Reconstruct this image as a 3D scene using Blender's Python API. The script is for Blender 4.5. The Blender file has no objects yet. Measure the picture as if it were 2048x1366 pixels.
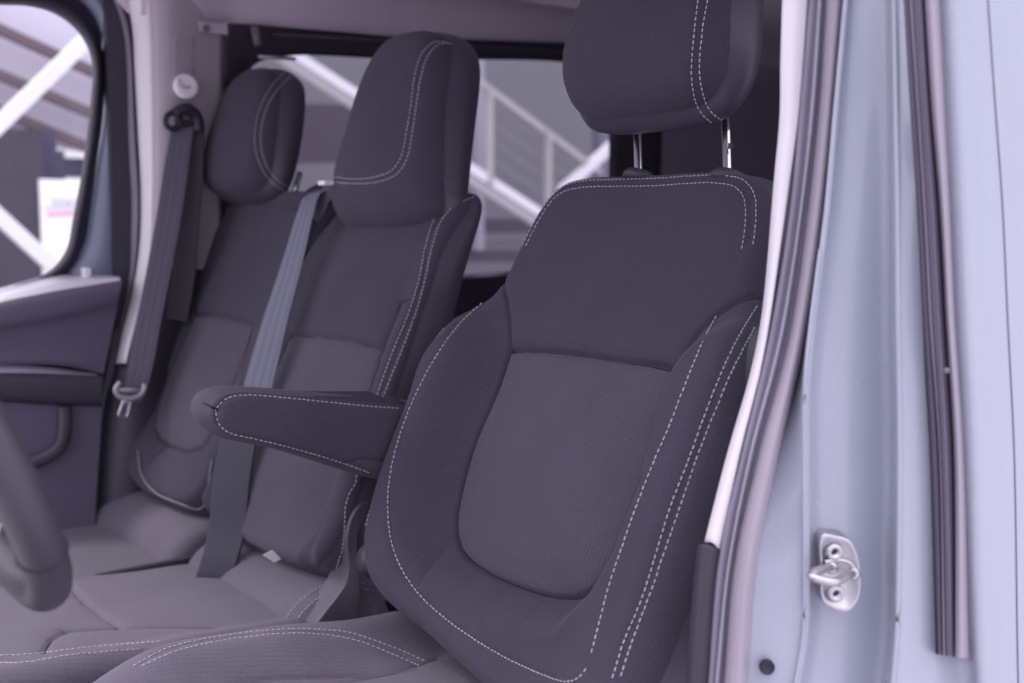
import bpy, math, random
import numpy as np
from mathutils import Vector, Matrix
from mathutils.bvhtree import BVHTree
random.seed(4); rng = np.random.RandomState(4)
SC = bpy.context.scene
COL = SC.collection

# ------------------------------------------------------------------ camera, world, sun, exposure
F_PX = 2275.6                                     # focal length in pixels of the 2048 px wide photograph
CAM = np.array([.922, 1.055, 1.50])
YAW = math.atan2(-.7826, -.6225); PITCH = math.radians(5.85)
DV = np.array([math.cos(YAW)*math.cos(PITCH), math.sin(YAW)*math.cos(PITCH), -math.sin(PITCH)])
RV = np.array([math.sin(YAW), -math.cos(YAW), 0.]); UV_ = np.cross(RV, DV)
cd = bpy.data.cameras.new('camera'); cam = bpy.data.objects.new('camera', cd); COL.objects.link(cam)
cd.lens = 40.0; cd.sensor_width = 36.0; cd.clip_start = .05; cd.clip_end = 400
cam.location = CAM; cam.rotation_euler = Vector(DV).to_track_quat('-Z', 'Y').to_euler()
cd.dof.use_dof = True; cd.dof.focus_distance = 1.36; cd.dof.aperture_fstop = 3.6
SC.camera = cam

SUN_DIR = Vector((.50, -.32, .95)).normalized()    # towards the sun
w = bpy.data.worlds.new('World'); SC.world = w; w.use_nodes = True
nt = w.node_tree; nt.nodes.clear()
sky = nt.nodes.new('ShaderNodeTexSky'); sky.sky_type = 'NISHITA'; sky.sun_disc = False
sky.sun_elevation = math.asin(SUN_DIR.z); sky.sun_rotation = math.atan2(SUN_DIR.x, SUN_DIR.y)
sky.air_density = 1.0; sky.dust_density = 4.0
mixw = nt.nodes.new('ShaderNodeMix'); mixw.data_type = 'RGBA'; mixw.inputs[0].default_value = .78
mixw.inputs[7].default_value = (10.3, 9.9, 11.6, 1)     # the overcast cloud layer over the sky
bgn = nt.nodes.new('ShaderNodeBackground'); bgn.inputs[1].default_value = .15
won = nt.nodes.new('ShaderNodeOutputWorld')
tcw = nt.nodes.new('ShaderNodeTexCoord'); sxyz = nt.nodes.new('ShaderNodeSeparateXYZ'); mr = nt.nodes.new('ShaderNodeMapRange'); mr.interpolation_type = 'SMOOTHSTEP'
mr.inputs[1].default_value = -.05; mr.inputs[2].default_value = .95; mr.inputs[3].default_value = .78; mr.inputs[4].default_value = 1.65   # overcast: the zenith is about three times the horizon
cln = nt.nodes.new('ShaderNodeTexNoise'); cln.inputs['Scale'].default_value = 2.2; cln.inputs['Detail'].default_value = 5
clr = nt.nodes.new('ShaderNodeMapRange'); clr.inputs[1].default_value = .3; clr.inputs[2].default_value = .7; clr.inputs[3].default_value = .72; clr.inputs[4].default_value = 1.28
mm1 = nt.nodes.new('ShaderNodeMath'); mm1.operation = 'MULTIPLY'; vm = nt.nodes.new('ShaderNodeVectorMath'); vm.operation = 'SCALE'
nt.links.new(tcw.outputs['Generated'], sxyz.inputs[0]); nt.links.new(sxyz.outputs[2], mr.inputs[0]); nt.links.new(tcw.outputs['Generated'], cln.inputs['Vector']); nt.links.new(cln.outputs[0], clr.inputs[0])
nt.links.new(mr.outputs[0], mm1.inputs[0]); nt.links.new(clr.outputs[0], mm1.inputs[1]); nt.links.new(mixw.outputs[2], vm.inputs[0]); nt.links.new(mm1.outputs[0], vm.inputs['Scale'])
nt.links.new(sky.outputs[0], mixw.inputs[6]); nt.links.new(vm.outputs[0], bgn.inputs[0]); nt.links.new(bgn.outputs[0], won.inputs[0])
sl = bpy.data.lights.new('sun', 'SUN'); sl.energy = 1.5; sl.angle = math.radians(12); sl.color = (1, .97, .95)
so = bpy.data.objects.new('sun', sl); COL.objects.link(so)
so.rotation_euler = (-SUN_DIR).to_track_quat('-Z', 'Y').to_euler()
SC.view_settings.view_transform = 'Standard'; SC.view_settings.look = 'None'
SC.view_settings.exposure = 0.22; SC.view_settings.gamma = 1
SC.view_settings.use_curve_mapping = False
SC.cycles.max_bounces = 8; SC.cycles.diffuse_bounces = 5; SC.cycles.transparent_max_bounces = 12

# ------------------------------------------------------------------ measuring helpers
def ray(x, y): return DV + RV*(x-1024)/F_PX + UV_*(683-y)/F_PX
def on(x, y, axis, val):
    v = ray(x, y); return CAM + v*((val-CAM[axis])/v[axis])
def onY(x, y, val): return on(x, y, 1, val)
def onX(x, y, val): return on(x, y, 0, val)

def spl(pts, n, closed=False):
    """Catmull-Rom through pts, resampled to n points evenly by arc length."""
    P = np.array(pts, float)
    keep = np.r_[True, np.linalg.norm(np.diff(P, axis=0), axis=1) > 1e-7]; P = P[keep]
    if len(P) > 150: P = P[::max(1, len(P)//100)] if closed else np.vstack([P[:-1:max(1, len(P)//100)], P[-1:]])
    if closed: P = np.vstack([P[-1], P, P[0], P[1]])
    else: P = np.vstack([2*P[0]-P[1], P, 2*P[-1]-P[-2]])
    out = []
    for i in range(1, len(P)-2):
        p0, p1, p2, p3 = P[i-1:i+3]
        d1 = max(np.linalg.norm(p1-p0), 1e-9)**.5; d2 = max(np.linalg.norm(p2-p1), 1e-9)**.5; d3 = max(np.linalg.norm(p3-p2), 1e-9)**.5
        t1 = ((p1-p0)/d1 - (p2-p0)/(d1+d2) + (p2-p1)/d2)*d2
        t2 = ((p2-p1)/d2 - (p3-p1)/(d2+d3) + (p3-p2)/d3)*d2
        for t in np.linspace(0, 1, 24, endpoint=False):
            h = t*t*(3-2*t)
            out.append(p1*(2*t**3-3*t*t+1) + t1*(t**3-2*t*t+t) + p2*(-2*t**3+3*t*t) + t2*(t**3-t*t))
    out.append(P[-2]); out = np.array(out)
    s = np.r_[0, np.cumsum(np.linalg.norm(np.diff(out, axis=0), axis=1))]
    q = np.linspace(0, s[-1], n, endpoint=not closed)
    return np.stack([np.interp(q, s, out[:, k]) for k in range(P.shape[1])], 1)

def seg_dist(P, L, closed=False):
    """distance of 2-D points P to polyline L"""
    L = np.array(L, float)
    if closed: L = np.vstack([L, L[:1]])
    best = np.full(len(P), 1e9)
    for a, b in zip(L[:-1], L[1:]):
        ab = b-a; n2 = (ab@ab) or 1e-12
        t = np.clip(((P-a)@ab)/n2, 0, 1)
        d = np.linalg.norm(P-(a+t[:, None]*ab), axis=1)
        best = np.minimum(best, d)
    return best

def inside(P, poly):
    poly = np.array(poly, float); x, y = P[:, 0], P[:, 1]
    c = np.zeros(len(P), bool); n = len(poly)
    for i in range(n):
        x1, y1 = poly[i]; x2, y2 = poly[(i+1) % n]
        if y1 == y2: continue
        m = ((y1 > y) != (y2 > y)) & (x < (x2-x1)*(y-y1)/(y2-y1)+x1)
        c ^= m
    return c

def sstep(a, b, x):
    t = np.clip((x-a)/(b-a), 0, 1); return t*t*(3-2*t)

# ------------------------------------------------------------------ materials
def mat(name, col, rough=.6, metal=0., spec=.5, sheen=0., coat=0., bump=None, var=0., weave=0., rib=0.):
    m = bpy.data.materials.new(name); m.use_nodes = True
    t = m.node_tree; b = t.nodes['Principled BSDF']
    b.inputs['Base Color'].default_value = (*col, 1); b.inputs['Roughness'].default_value = rough
    b.inputs['Metallic'].default_value = metal; b.inputs['Specular IOR Level'].default_value = spec
    if sheen: b.inputs['Sheen Weight'].default_value = sheen; b.inputs['Sheen Roughness'].default_value = .5
    if coat: b.inputs['Coat Weight'].default_value = coat; b.inputs['Coat Roughness'].default_value = .12
    tc = t.nodes.new('ShaderNodeTexCoord'); co = tc.outputs['Object']
    colour = None
    if var:
        n = t.nodes.new('ShaderNodeTexNoise'); n.inputs['Scale'].default_value = 14; n.inputs['Detail'].default_value = 6
        t.links.new(co, n.inputs['Vector'])
        r = t.nodes.new('ShaderNodeMapRange'); r.inputs[3].default_value = 1-var; r.inputs[4].default_value = 1+var
        t.links.new(n.outputs[0], r.inputs[0])
        mx = t.nodes.new('ShaderNodeMix'); mx.data_type = 'RGBA'; mx.blend_type = 'MULTIPLY'; mx.inputs[0].default_value = 1
        mx.inputs[6].default_value = (*col, 1); t.links.new(r.outputs[0], mx.inputs[7]); colour = mx.outputs[2]
    hsrc = None
    if weave:
        # fine twill: yarn noise drawn out along two crossing diagonals
        hs_ = []
        for ang, k_ in ((38, (900, 1500, 420)), (-52, (900, 1200, 520))):
            a = t.nodes.new('ShaderNodeMapping'); a.inputs['Rotation'].default_value = (math.radians(ang), 0, 0); a.inputs['Scale'].default_value = k_
            t.links.new(co, a.inputs[0]); yn = t.nodes.new('ShaderNodeTexNoise'); yn.inputs['Scale'].default_value = 1; yn.inputs['Detail'].default_value = 2
            t.links.new(a.outputs[0], yn.inputs['Vector']); hs_.append(yn)
        ad = t.nodes.new('ShaderNodeMath'); ad.operation = 'ADD'
        t.links.new(hs_[0].outputs[0], ad.inputs[0]); t.links.new(hs_[1].outputs[0], ad.inputs[1])
        hsrc = ad.outputs[0]
        if rib:
            rm = t.nodes.new('ShaderNodeMapping'); rm.inputs['Rotation'].default_value = (0, 0, math.radians(8)); t.links.new(co, rm.inputs[0])
            rw = t.nodes.new('ShaderNodeTexWave'); rw.bands_direction = 'Y'; rw.inputs['Scale'].default_value = .314/.0052; rw.inputs['Distortion'].default_value = .9; rw.inputs['Detail'].default_value = 1; rw.inputs['Detail Scale'].default_value = .25
            t.links.new(rm.outputs[0], rw.inputs[0]); ra = t.nodes.new('ShaderNodeMath'); ra.operation = 'MULTIPLY_ADD'; ra.inputs[1].default_value = rib
            t.links.new(rw.outputs[1], ra.inputs[0]); t.links.new(hsrc, ra.inputs[2]); hsrc = ra.outputs[0]
        r2 = t.nodes.new('ShaderNodeMapRange'); r2.inputs[1].default_value = .6; r2.inputs[2].default_value = 1.4
        r2.inputs[3].default_value = 1-weave; r2.inputs[4].default_value = 1+weave
        t.links.new(hsrc, r2.inputs[0])
        m2 = t.nodes.new('ShaderNodeMix'); m2.data_type = 'RGBA'; m2.blend_type = 'MULTIPLY'; m2.inputs[0].default_value = 1
        if colour: t.links.new(colour, m2.inputs[6])
        else: m2.inputs[6].default_value = (*col, 1)
        t.links.new(r2.outputs[0], m2.inputs[7]); colour = m2.outputs[2]
    if colour: t.links.new(colour, b.inputs['Base Color'])
    if bump or hsrc:
        bp = t.nodes.new('ShaderNodeBump')
        if hsrc: bp.inputs['Distance'].default_value = .0004; bp.inputs['Strength'].default_value = .6; t.links.new(hsrc, bp.inputs['Height'])
        else:
            n3 = t.nodes.new('ShaderNodeTexNoise'); n3.inputs['Scale'].default_value = bump[0]; n3.inputs['Detail'].default_value = 4
            t.links.new(co, n3.inputs['Vector']); bp.inputs['Distance'].default_value = bump[1]; bp.inputs['Strength'].default_value = .7
            t.links.new(n3.outputs[0], bp.inputs['Height'])
        t.links.new(bp.outputs[0], b.inputs['Normal'])
    return m

M = {}
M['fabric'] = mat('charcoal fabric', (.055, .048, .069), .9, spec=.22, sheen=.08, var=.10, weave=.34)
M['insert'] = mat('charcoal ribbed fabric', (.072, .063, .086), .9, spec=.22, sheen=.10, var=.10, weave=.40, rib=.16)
M['cushion'] = mat('daylit seat cloth', (.116, .103, .132), .9, spec=.22, sheen=.10, var=.10, weave=.40, rib=.10)  # paler copy of the seat fabric; daylight on the cushions is in its colour
M['arm'] = mat('armrest cloth', (.064, .056, .078), .9, spec=.22, sheen=.06, var=.06, weave=.30)
M['vinyl'] = mat('side leatherette', (.056, .048, .072), .46, spec=.5, sheen=.04, var=.06, bump=(900, .0002))
M['thread'] = mat('pale thread', (.50, .47, .52), .8, var=.12)
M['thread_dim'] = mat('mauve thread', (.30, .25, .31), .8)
M['plastic'] = mat('dark plastic', (.045, .040, .058), .5, bump=(1200, .0001))
M['plastic_grey'] = mat('grey plastic', (.16, .145, .18), .45, bump=(1200, .0001))
M['black'] = mat('black rubber', (.022, .018, .032), .55)
M['seam'] = mat('seam gap and shade', (.012, .010, .016), .9)  # dark cord for the grooves: seam gap plus painted shade of the overhang
M['chrome'] = mat('chrome', (.48, .47, .50), .16, metal=1)
M['steel'] = mat('zinc steel', (.55, .54, .56), .34, metal=1, bump=(300, .0002))
M['trim'] = mat('cream pillar trim', (.84, .79, .81), .6, bump=(1500, .0001), var=.02)
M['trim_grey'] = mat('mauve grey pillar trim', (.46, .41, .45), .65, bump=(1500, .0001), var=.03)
M['lining'] = mat('roof lining cloth', (.58, .50, .58), .95, sheen=.2, var=.04, bump=(700, .0004))
M['seal'] = mat('grey weatherstrip', (.22, .20, .255), .55, var=.12, bump=(420, .0006))
M['seal_lip'] = mat('pale weatherstrip lip', (.36, .34, .41), .45, bump=(420, .0006))
M['bulb'] = mat('mauve bulb seal', (.34, .30, .35), .38, var=.05)
M['paint'] = mat('pale blue grey paint', (.365, .385, .455), .22, spec=.5, coat=.7, var=.02)
M['paint_dark'] = mat('grey blue paint', (.22, .25, .34), .35, coat=.5)
M['belt'] = mat('grey webbing', (.155, .16, .205), .6, spec=.4, bump=(1500, .0002))
M['belt_dark'] = mat('dark webbing', (.088, .082, .112), .65, spec=.3, bump=(1500, .0002))
M['door_plastic'] = mat('door panel plastic', (.12, .105, .155), .5, bump=(1400, .0001))
M['ledge'] = mat('ledge plastic with glare', (.80, .77, .82), .35)  # grey plastic coloured near white to carry the sky glare
M['silver'] = mat('satin silver trim', (.5, .48, .55), .3, metal=.8)
M['stretch'] = mat('slate belt stretch', (.040, .039, .060), .6, bump=(900, .0003))
M['red'] = mat('red button', (.6, .03, .05), .4)
M['white'] = mat('white plastic', (.8, .79, .82), .5)
M['label'] = mat('white cloth tag', (.7, .68, .72), .8)

def smudge(m, lo, hi, sc):
    t = m.node_tree; b = t.nodes['Principled BSDF']; tc = t.nodes.new('ShaderNodeTexCoord'); n = t.nodes.new('ShaderNodeTexNoise'); n.inputs['Scale'].default_value = sc; n.inputs['Detail'].default_value = 7
    mp = t.nodes.new('ShaderNodeMapping'); mp.inputs['Scale'].default_value = (1, 1, .45); t.links.new(tc.outputs['Object'], mp.inputs[0]); t.links.new(mp.outputs[0], n.inputs['Vector'])
    r = t.nodes.new('ShaderNodeMapRange'); r.inputs[1].default_value = .35; r.inputs[2].default_value = .65; r.inputs[3].default_value = lo; r.inputs[4].default_value = hi
    t.links.new(n.outputs[0], r.inputs[0]); t.links.new(r.outputs[0], b.inputs['Roughness'])
    if b.inputs['Coat Weight'].default_value: t.links.new(r.outputs[0], b.inputs['Coat Roughness'])
smudge(M['paint'], .08, .32, 9); smudge(M['steel'], .25, .5, 60); smudge(M['seal'], .4, .75, 40)
def glass(name, tint):
    m = bpy.data.materials.new(name); m.use_nodes = True; t = m.node_tree; t.nodes.clear()
    o = t.nodes.new('ShaderNodeOutputMaterial'); mx = t.nodes.new('ShaderNodeMixShader')
    tr = t.nodes.new('ShaderNodeBsdfTransparent'); tr.inputs[0].default_value = (*tint, 1)
    gl = t.nodes.new('ShaderNodeBsdfGlossy'); gl.inputs['Roughness'].default_value = .03
    fr = t.nodes.new('ShaderNodeFresnel'); fr.inputs[0].default_value = 1.3
    t.links.new(fr.outputs[0], mx.inputs[0]); t.links.new(tr.outputs[0], mx.inputs[1]); t.links.new(gl.outputs[0], mx.inputs[2]); t.links.new(mx.outputs[0], o.inputs[0])
    return m
M['glass'] = glass('clear glass', (.93, .95, .95)); M['tint'] = glass('tinted glass', (.74, .73, .75))

# ------------------------------------------------------------------ object helpers
def thing(name, label, cat, loc, group=None):
    o = bpy.data.objects.new(name, None); o.empty_display_size = .1; COL.objects.link(o)
    o.location = loc; o['label'] = label; o['category'] = cat
    if group: o['group'] = group
    return o
def obj(name, V, Fc, m, parent=None, smooth=True, label=None, solid=0., bevel=0.):
    me = bpy.data.meshes.new(name); me.from_pydata([tuple(map(float, v)) for v in V], [], [tuple(map(int, f)) for f in Fc]); me.update()
    if smooth: me.polygons.foreach_set('use_smooth', [True]*len(me.polygons))
    o = bpy.data.objects.new(name, me); COL.objects.link(o)
    for mm in (m if isinstance(m, (list, tuple)) else [m]): me.materials.append(mm)
    if parent is not None:
        o.parent = parent
        if parent.type == 'EMPTY': o.matrix_parent_inverse = Matrix.Translation(-parent.location)
    if label: o['label'] = label
    if solid:
        s = o.modifiers.new('solid', 'SOLIDIFY'); s.thickness = solid; s.offset = 0
    if bevel:
        b = o.modifiers.new('bevel', 'BEVEL'); b.width = bevel; b.segments = 3; b.limit_method = 'ANGLE'
    return o
def tag(o, label, cat=None, group=None, kind=None):
    if label: o['label'] = label
    if cat: o['category'] = cat
    if group: o['group'] = group
    if kind: o['kind'] = kind
    return o

class MB:
    def __init__(s): s.V = []; s.F = []
    def add(s, V, Fc):
        n = len(s.V); s.V += [tuple(v) for v in V]; s.F += [tuple(i+n for i in f) for f in Fc]
    def box(s, c, h, ax=None):
        c = np.array(c, float); A = np.eye(3) if ax is None else np.array(ax, float)
        V = [c + A[0]*h[0]*i + A[1]*h[1]*j + A[2]*h[2]*k for i in (-1, 1) for j in (-1, 1) for k in (-1, 1)]
        s.add(V, [(0, 1, 3, 2), (4, 6, 7, 5), (0, 4, 5, 1), (2, 3, 7, 6), (0, 2, 6, 4), (1, 5, 7, 3)])
    def beam(s, a, b, w_, h_, up=(0, 0, 1)):
        a = np.array(a, float); b = np.array(b, float); d = b-a; L = np.linalg.norm(d); d /= L
        u = np.array(up, float); x = np.cross(d, u); x /= np.linalg.norm(x); u = np.cross(x, d)
        s.box((a+b)/2, (L/2, w_/2, h_/2), (d, x, u))
    def grid(s, G, cu=False, cv=False):
        G = np.asarray(G); n, m = G.shape[:2]; Fc = []
        for i in range(n if cu else n-1):
            for j in range(m if cv else m-1):
                Fc.append((i*m+j, i*m+(j+1) % m, ((i+1) % n)*m+(j+1) % m, ((i+1) % n)*m+j))
        s.add(G.reshape(-1, 3), Fc)
    def tube(s, path, r, k=10, sq=(1, 1), up=(0, 0, 1), cap=True, closed=False):
        P = np.array(path, float); n = len(P); r = np.broadcast_to(r, (n,))
        T = (np.roll(P, -1, 0)-np.roll(P, 1, 0)) if closed else np.gradient(P, axis=0)
        T /= np.linalg.norm(T, axis=1)[:, None]
        up = np.array(up, float); G = []
        a = np.linspace(0, 2*math.pi, k, endpoint=False)
        for i in range(n):
            x = np.cross(T[i], up); x /= (np.linalg.norm(x) or 1); y = np.cross(x, T[i])
            G.append(P[i] + r[i]*(np.cos(a)[:, None]*x*sq[0] + np.sin(a)[:, None]*y*sq[1]))
        base = len(s.V); s.grid(np.array(G), cu=closed, cv=True)
        if cap and not closed:
            s.F.append(tuple(base+i for i in range(k))[::-1]); s.F.append(tuple(base+(n-1)*k+i for i in range(k)))
    def build(s, name, m, parent=None, **kw): return obj(name, s.V, s.F, m, parent, **kw)

def lathe(c, ax, prof, k=28):
    """rings (r, h) round axis ax from centre c"""
    ax = np.array(ax, float); ax /= np.linalg.norm(ax)
    x = np.cross(ax, (0, 0, 1) if abs(ax[2]) < .9 else (1, 0, 0)); x /= np.linalg.norm(x); y = np.cross(ax, x)
    a = np.linspace(0, 2*math.pi, k, endpoint=False); m = MB()
    m.grid(np.array([[np.array(c)+ax*h+r*(math.cos(t)*x+math.sin(t)*y) for t in a] for r, h in prof]), cv=True)
    m.F.append(tuple(range((len(prof)-1)*k, len(prof)*k)))
    return m

def band(name, rows, m, parent=None, n=60, sub=5, label=None, smooth=True, solid=0.):
    """loft through 3-D polylines (each a list of points), Catmull-Rom across when sub > 1"""
    R = np.array([spl(r_, n) for r_ in rows])
    if sub > 1:
        k = (len(rows)-1)*sub+1
        R = np.stack([spl(R[:, j], k) for j in range(n)], 1)
    b = MB(); b.grid(R); return b.build(name, m, parent, label=label, smooth=smooth, solid=solid)

# ------------------------------------------------------------------ the upholstered cushion
class Pad:
    """A cushion in a frame O,U,V,N: a closed outline in (u,v), a front relief h(u,v), rolled edges and sides going back."""
    def __init__(s, O, U, V, N, outline, spine, R=.02, depth=.09, bulge=.004, no=520, nt=110, back=.8, base=None, seams=(), pillow=.0, side=None):
        s.O, s.U, s.V, s.N = [np.array(a, float) for a in (O, U, V, N)]
        s.out = spl(outline, no, True); s.spine = spine; s.R = R; s.depth = depth; s.bulge = bulge; s.nt = nt
        s.back = back; s.base = base or (lambda P: np.zeros(len(P))); s.seams = [(spl(q, 60) if len(q) > 2 else np.array(q, float), dp, sg) for q, dp, sg in seams]
        s.pillow = pillow
    def smooth_h(s, P):
        e = np.where(inside(P, s.out[::3]), seg_dist(P, s.out[::3], True), 0)
        x = np.clip(1-e/s.R, 0, 1)
        return s.base(P) - s.R*(1-np.sqrt(np.clip(1-x*x, 0, 1)))
    def height(s, P):
        h = s.smooth_h(P)
        if s.seams:
            dm = np.full(len(P), 1e9)
            for q, dp, sg in s.seams:
                d = seg_dist(P, q); dm = np.minimum(dm, d)
                h = h - dp*np.exp(-(d/sg)**2) - dp*.5*np.exp(-(d/(sg*3.2))**2)
            h += s.pillow*(1-np.exp(-dm/.03))
        a, b = P[:, 0], P[:, 1]
        h += .0009*(np.sin(a*31+b*13+1+1.3*np.sin(b*19))+np.sin(a*17-b*33+2+1.1*np.sin(a*23)))
        return h
    def to3(s, P, h): return s.O + P[:, :1]*s.U + P[:, 1:2]*s.V + np.asarray(h)[:, None]*s.N
    def pix(s, pts, lift=0.):
        """pixels of the photograph to (u,v) on this pad's surface"""
        out = []; hs = np.linspace(.13, -.035, 331); B = s.out[::2]; Bc = B.mean(0)
        for x, y in pts:
            v = ray(x, y); t = ((s.O[None]+s.N[None]*hs[:, None]-CAM)@s.N)/(v@s.N); P = CAM+v*t[:, None]-s.O
            uv = np.stack([P@s.U, P@s.V], 1); f = hs-s.smooth_h(uv); ins_ = inside(uv, B); k = np.where((f <= 0) & ins_)[0]
            if len(k): q = uv[k[0]]
            else:      # grazes the silhouette: take the outline point nearest to the line of sight
                dd = np.linalg.norm(uv[:, None]-B[None], axis=2)+np.abs(hs[:, None]+s.R*.5-s.base(B)[None])*.6; i, j = np.unravel_index(dd.argmin(), dd.shape)
                q = B[j]+(Bc-B[j])/np.linalg.norm(Bc-B[j])*.003
            out.append(q)
        return np.array(out)
    def build(s, parent, name, material, regions=(), backmat=None):
        B = s.out; n = len(B)
        S = np.stack([np.zeros(n)+s.spine[2] if len(s.spine) > 2 else np.zeros(n), np.clip(B[:, 1], s.spine[0], s.spine[1])], 1)
        L = np.mean(np.linalg.norm(B-S, axis=1)); dlt = min(1.3*s.R/L, .4)
        nb = 16; ts = np.r_[np.linspace(0, 1-dlt, s.nt), 1-dlt*(1-np.sin(np.linspace(0, math.pi/2, nb)[1:]))]
        rings = []; flat = []
        Pall = np.concatenate([S+t*(B-S) for t in ts]); H = s.height(Pall)
        H = H.reshape(len(ts), n)
        V3 = s.to3(Pall, H.ravel()).reshape(len(ts), n, 3)
        wb = H[-1]; Nrm = np.roll(B, -1, 0)-np.roll(B, 1, 0); Nrm = np.stack([Nrm[:, 1], -Nrm[:, 0]], 1); Nrm /= np.linalg.norm(Nrm, axis=1)[:, None]
        area = .5*np.sum(B[:, 0]*np.roll(B[:, 1], -1)-np.roll(B[:, 0], -1)*B[:, 1])
        if area < 0: Nrm = -Nrm
        side = []
        for k in np.linspace(0, 1, 15)[1:]:
            P = B + Nrm*s.bulge*math.sin(math.pi*min(k*1.1, 1)) 
            if k > .8: P = P - Nrm*.02*((k-.8)/.2)**2
            side.append(s.to3(P, wb*(1-k) - s.depth*k))
        for k in (.75, .4, .0): 
            P = S + (B-S)*k*.93; side.append(s.to3(P, np.full(n, -s.depth-.008*(1-k))))
        side = np.array(side)
        G = np.concatenate([V3, side]); m_, flip = len(G), area < 0
        V = G.reshape(-1, 3)
        i, j = np.meshgrid(np.arange(m_-1), np.arange(n), indexing='ij'); j2 = (j+1) % n
        Fq = np.stack([i*n+j, i*n+j2, (i+1)*n+j2, (i+1)*n+j], -1).reshape(-1, 4)
        if not flip: Fq = Fq[:, ::-1]
        s.bvh = BVHTree.FromPolygons([tuple(map(float, q)) for q in V], [tuple(map(int, q)) for q in Fq])
        # region of every face
        reg = np.zeros(len(Fq), int); nf = (len(ts)-1)*n
        Pg = Pall.reshape(len(ts), n, 2); C = .25*(Pg[:-1]+Pg[1:]+np.roll(Pg[:-1], -1, 1)+np.roll(Pg[1:], -1, 1)); C = C.reshape(-1, 2)
        for q, (nm, poly, mm) in enumerate(regions, 1):
            if isinstance(poly, str): reg[nf:] = q; continue
            if callable(poly): mk = poly(C)
            else: mk = inside(C, poly)
            reg[:nf][mk & (reg[:nf] == 0)] = q
        fn = np.cross(V[Fq[:, 2]]-V[Fq[:, 0]], V[Fq[:, 3]]-V[Fq[:, 1]]); VN = np.zeros_like(V)
        for k in range(4): np.add.at(VN, Fq[:, k], fn)
        VN /= np.maximum(np.linalg.norm(VN, axis=1)[:, None], 1e-12)
        def piece(q, nm, mm, par):
            Fs = Fq[reg == q]
            if not len(Fs): return None
            ids, inv = np.unique(Fs, return_inverse=True); o = obj(nm, V[ids], inv.reshape(-1, 4), mm, par)
            o.data.normals_split_custom_set_from_vertices([tuple(map(float, x)) for x in VN[ids]]); return o
        main = piece(0, name, material, parent)
        for q, (nm, poly, mm) in enumerate(regions, 1): piece(q, nm, mm, main)
        return main
    def stitch(s, mb, uv, step=.0070, ln=.0047, r=.00062, lift=.0006, slant=.0):
        uv = np.array(uv, float)
        if len(uv) > 2: uv = spl(uv, 400)
        L = np.r_[0, np.cumsum(np.linalg.norm(np.diff(uv, axis=0), axis=1))]
        h = s.height(uv); P = s.to3(uv, h+lift)
        # arc length in 3-D
        L3 = np.r_[0, np.cumsum(np.linalg.norm(np.diff(P, axis=0), axis=1))]
        dash(mb, P, L3, step, ln, r, s.N)

def dash(mb, P, L3, step, ln, r, up):
    for a in np.arange(0, L3[-1]-ln, step):
        a = a+random.uniform(-.0004, .0004); jt = np.array([random.gauss(0, .00012) for _ in range(3)])
        q = [np.array([np.interp(a+ln*t, L3, P[:, k]) for k in range(3)]) for t in (0, .15, .5, .85, 1)]
        mb.tube(np.array(q)+jt, .86*np.array([r*.45, r, r*1.1, r, r*.45])*random.uniform(.85, 1.1), k=5, up=up)
def stitch3(mb, P, step=.0070, ln=.0047, r=.00062, up=(0, 0, 1)):
    P = spl(P, 300); L3 = np.r_[0, np.cumsum(np.linalg.norm(np.diff(P, axis=0), axis=1))]; dash(mb, P, L3, step, ln, r, up)

def frame(y0, x0=0., z0=1.25, deg=24):
    t = math.radians(deg)
    return (x0, y0, z0), (0, 1, 0), (-math.sin(t), 0, math.cos(t)), (math.cos(t), 0, math.sin(t))
def mirror(pts): return [(-u, v) for u, v in pts[::-1]]

#==================================================================== THE SETTING OUTSIDE
def structure(o): o['kind'] = 'structure'; return o
g = MB(); g.grid(np.array([[(x, y, 0.) for y in (-120, 120)] for x in (-120, 120)]))
structure(g.build('ground', mat('concrete yard', (.46, .44, .48), .9, var=.15)))

M['wall'] = mat('grey render', (.19, .19, .205), .9, var=.06)
M['wall_dark'] = mat('dark cladding', (.085, .07, .095), .8, var=.1)
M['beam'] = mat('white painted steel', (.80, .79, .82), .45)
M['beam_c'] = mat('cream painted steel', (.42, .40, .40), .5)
M['rail'] = mat('dull grey cable', (.24, .235, .25), .6)
M['beam_b'] = mat('brown timber', (.14, .10, .11), .7)
M['panel'] = mat('lavender roofing sheet', (.62, .57, .66), .6)
YS = -6.0
def wp(x, y, Y=YS): return onY(x, y, Y)
# the building behind the stairs
m = MB(); a = wp(560, 60, -7.4); b = wp(1420, 60, -7.4)
m.box(((a[0]+b[0])/2, -7.55, 3.0), (abs(a[0]-b[0])/2+1.2, .15, 3.0)); m.box(((a[0]+b[0])/2, -7.36, .65), (abs(a[0]-b[0])/2+1.2, .04, .65))
bld = m.build('grey_building', M['wall'], smooth=False); tag(bld, 'grey rendered building wall behind the outside staircase, seen through the rear side window', 'building')
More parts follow.
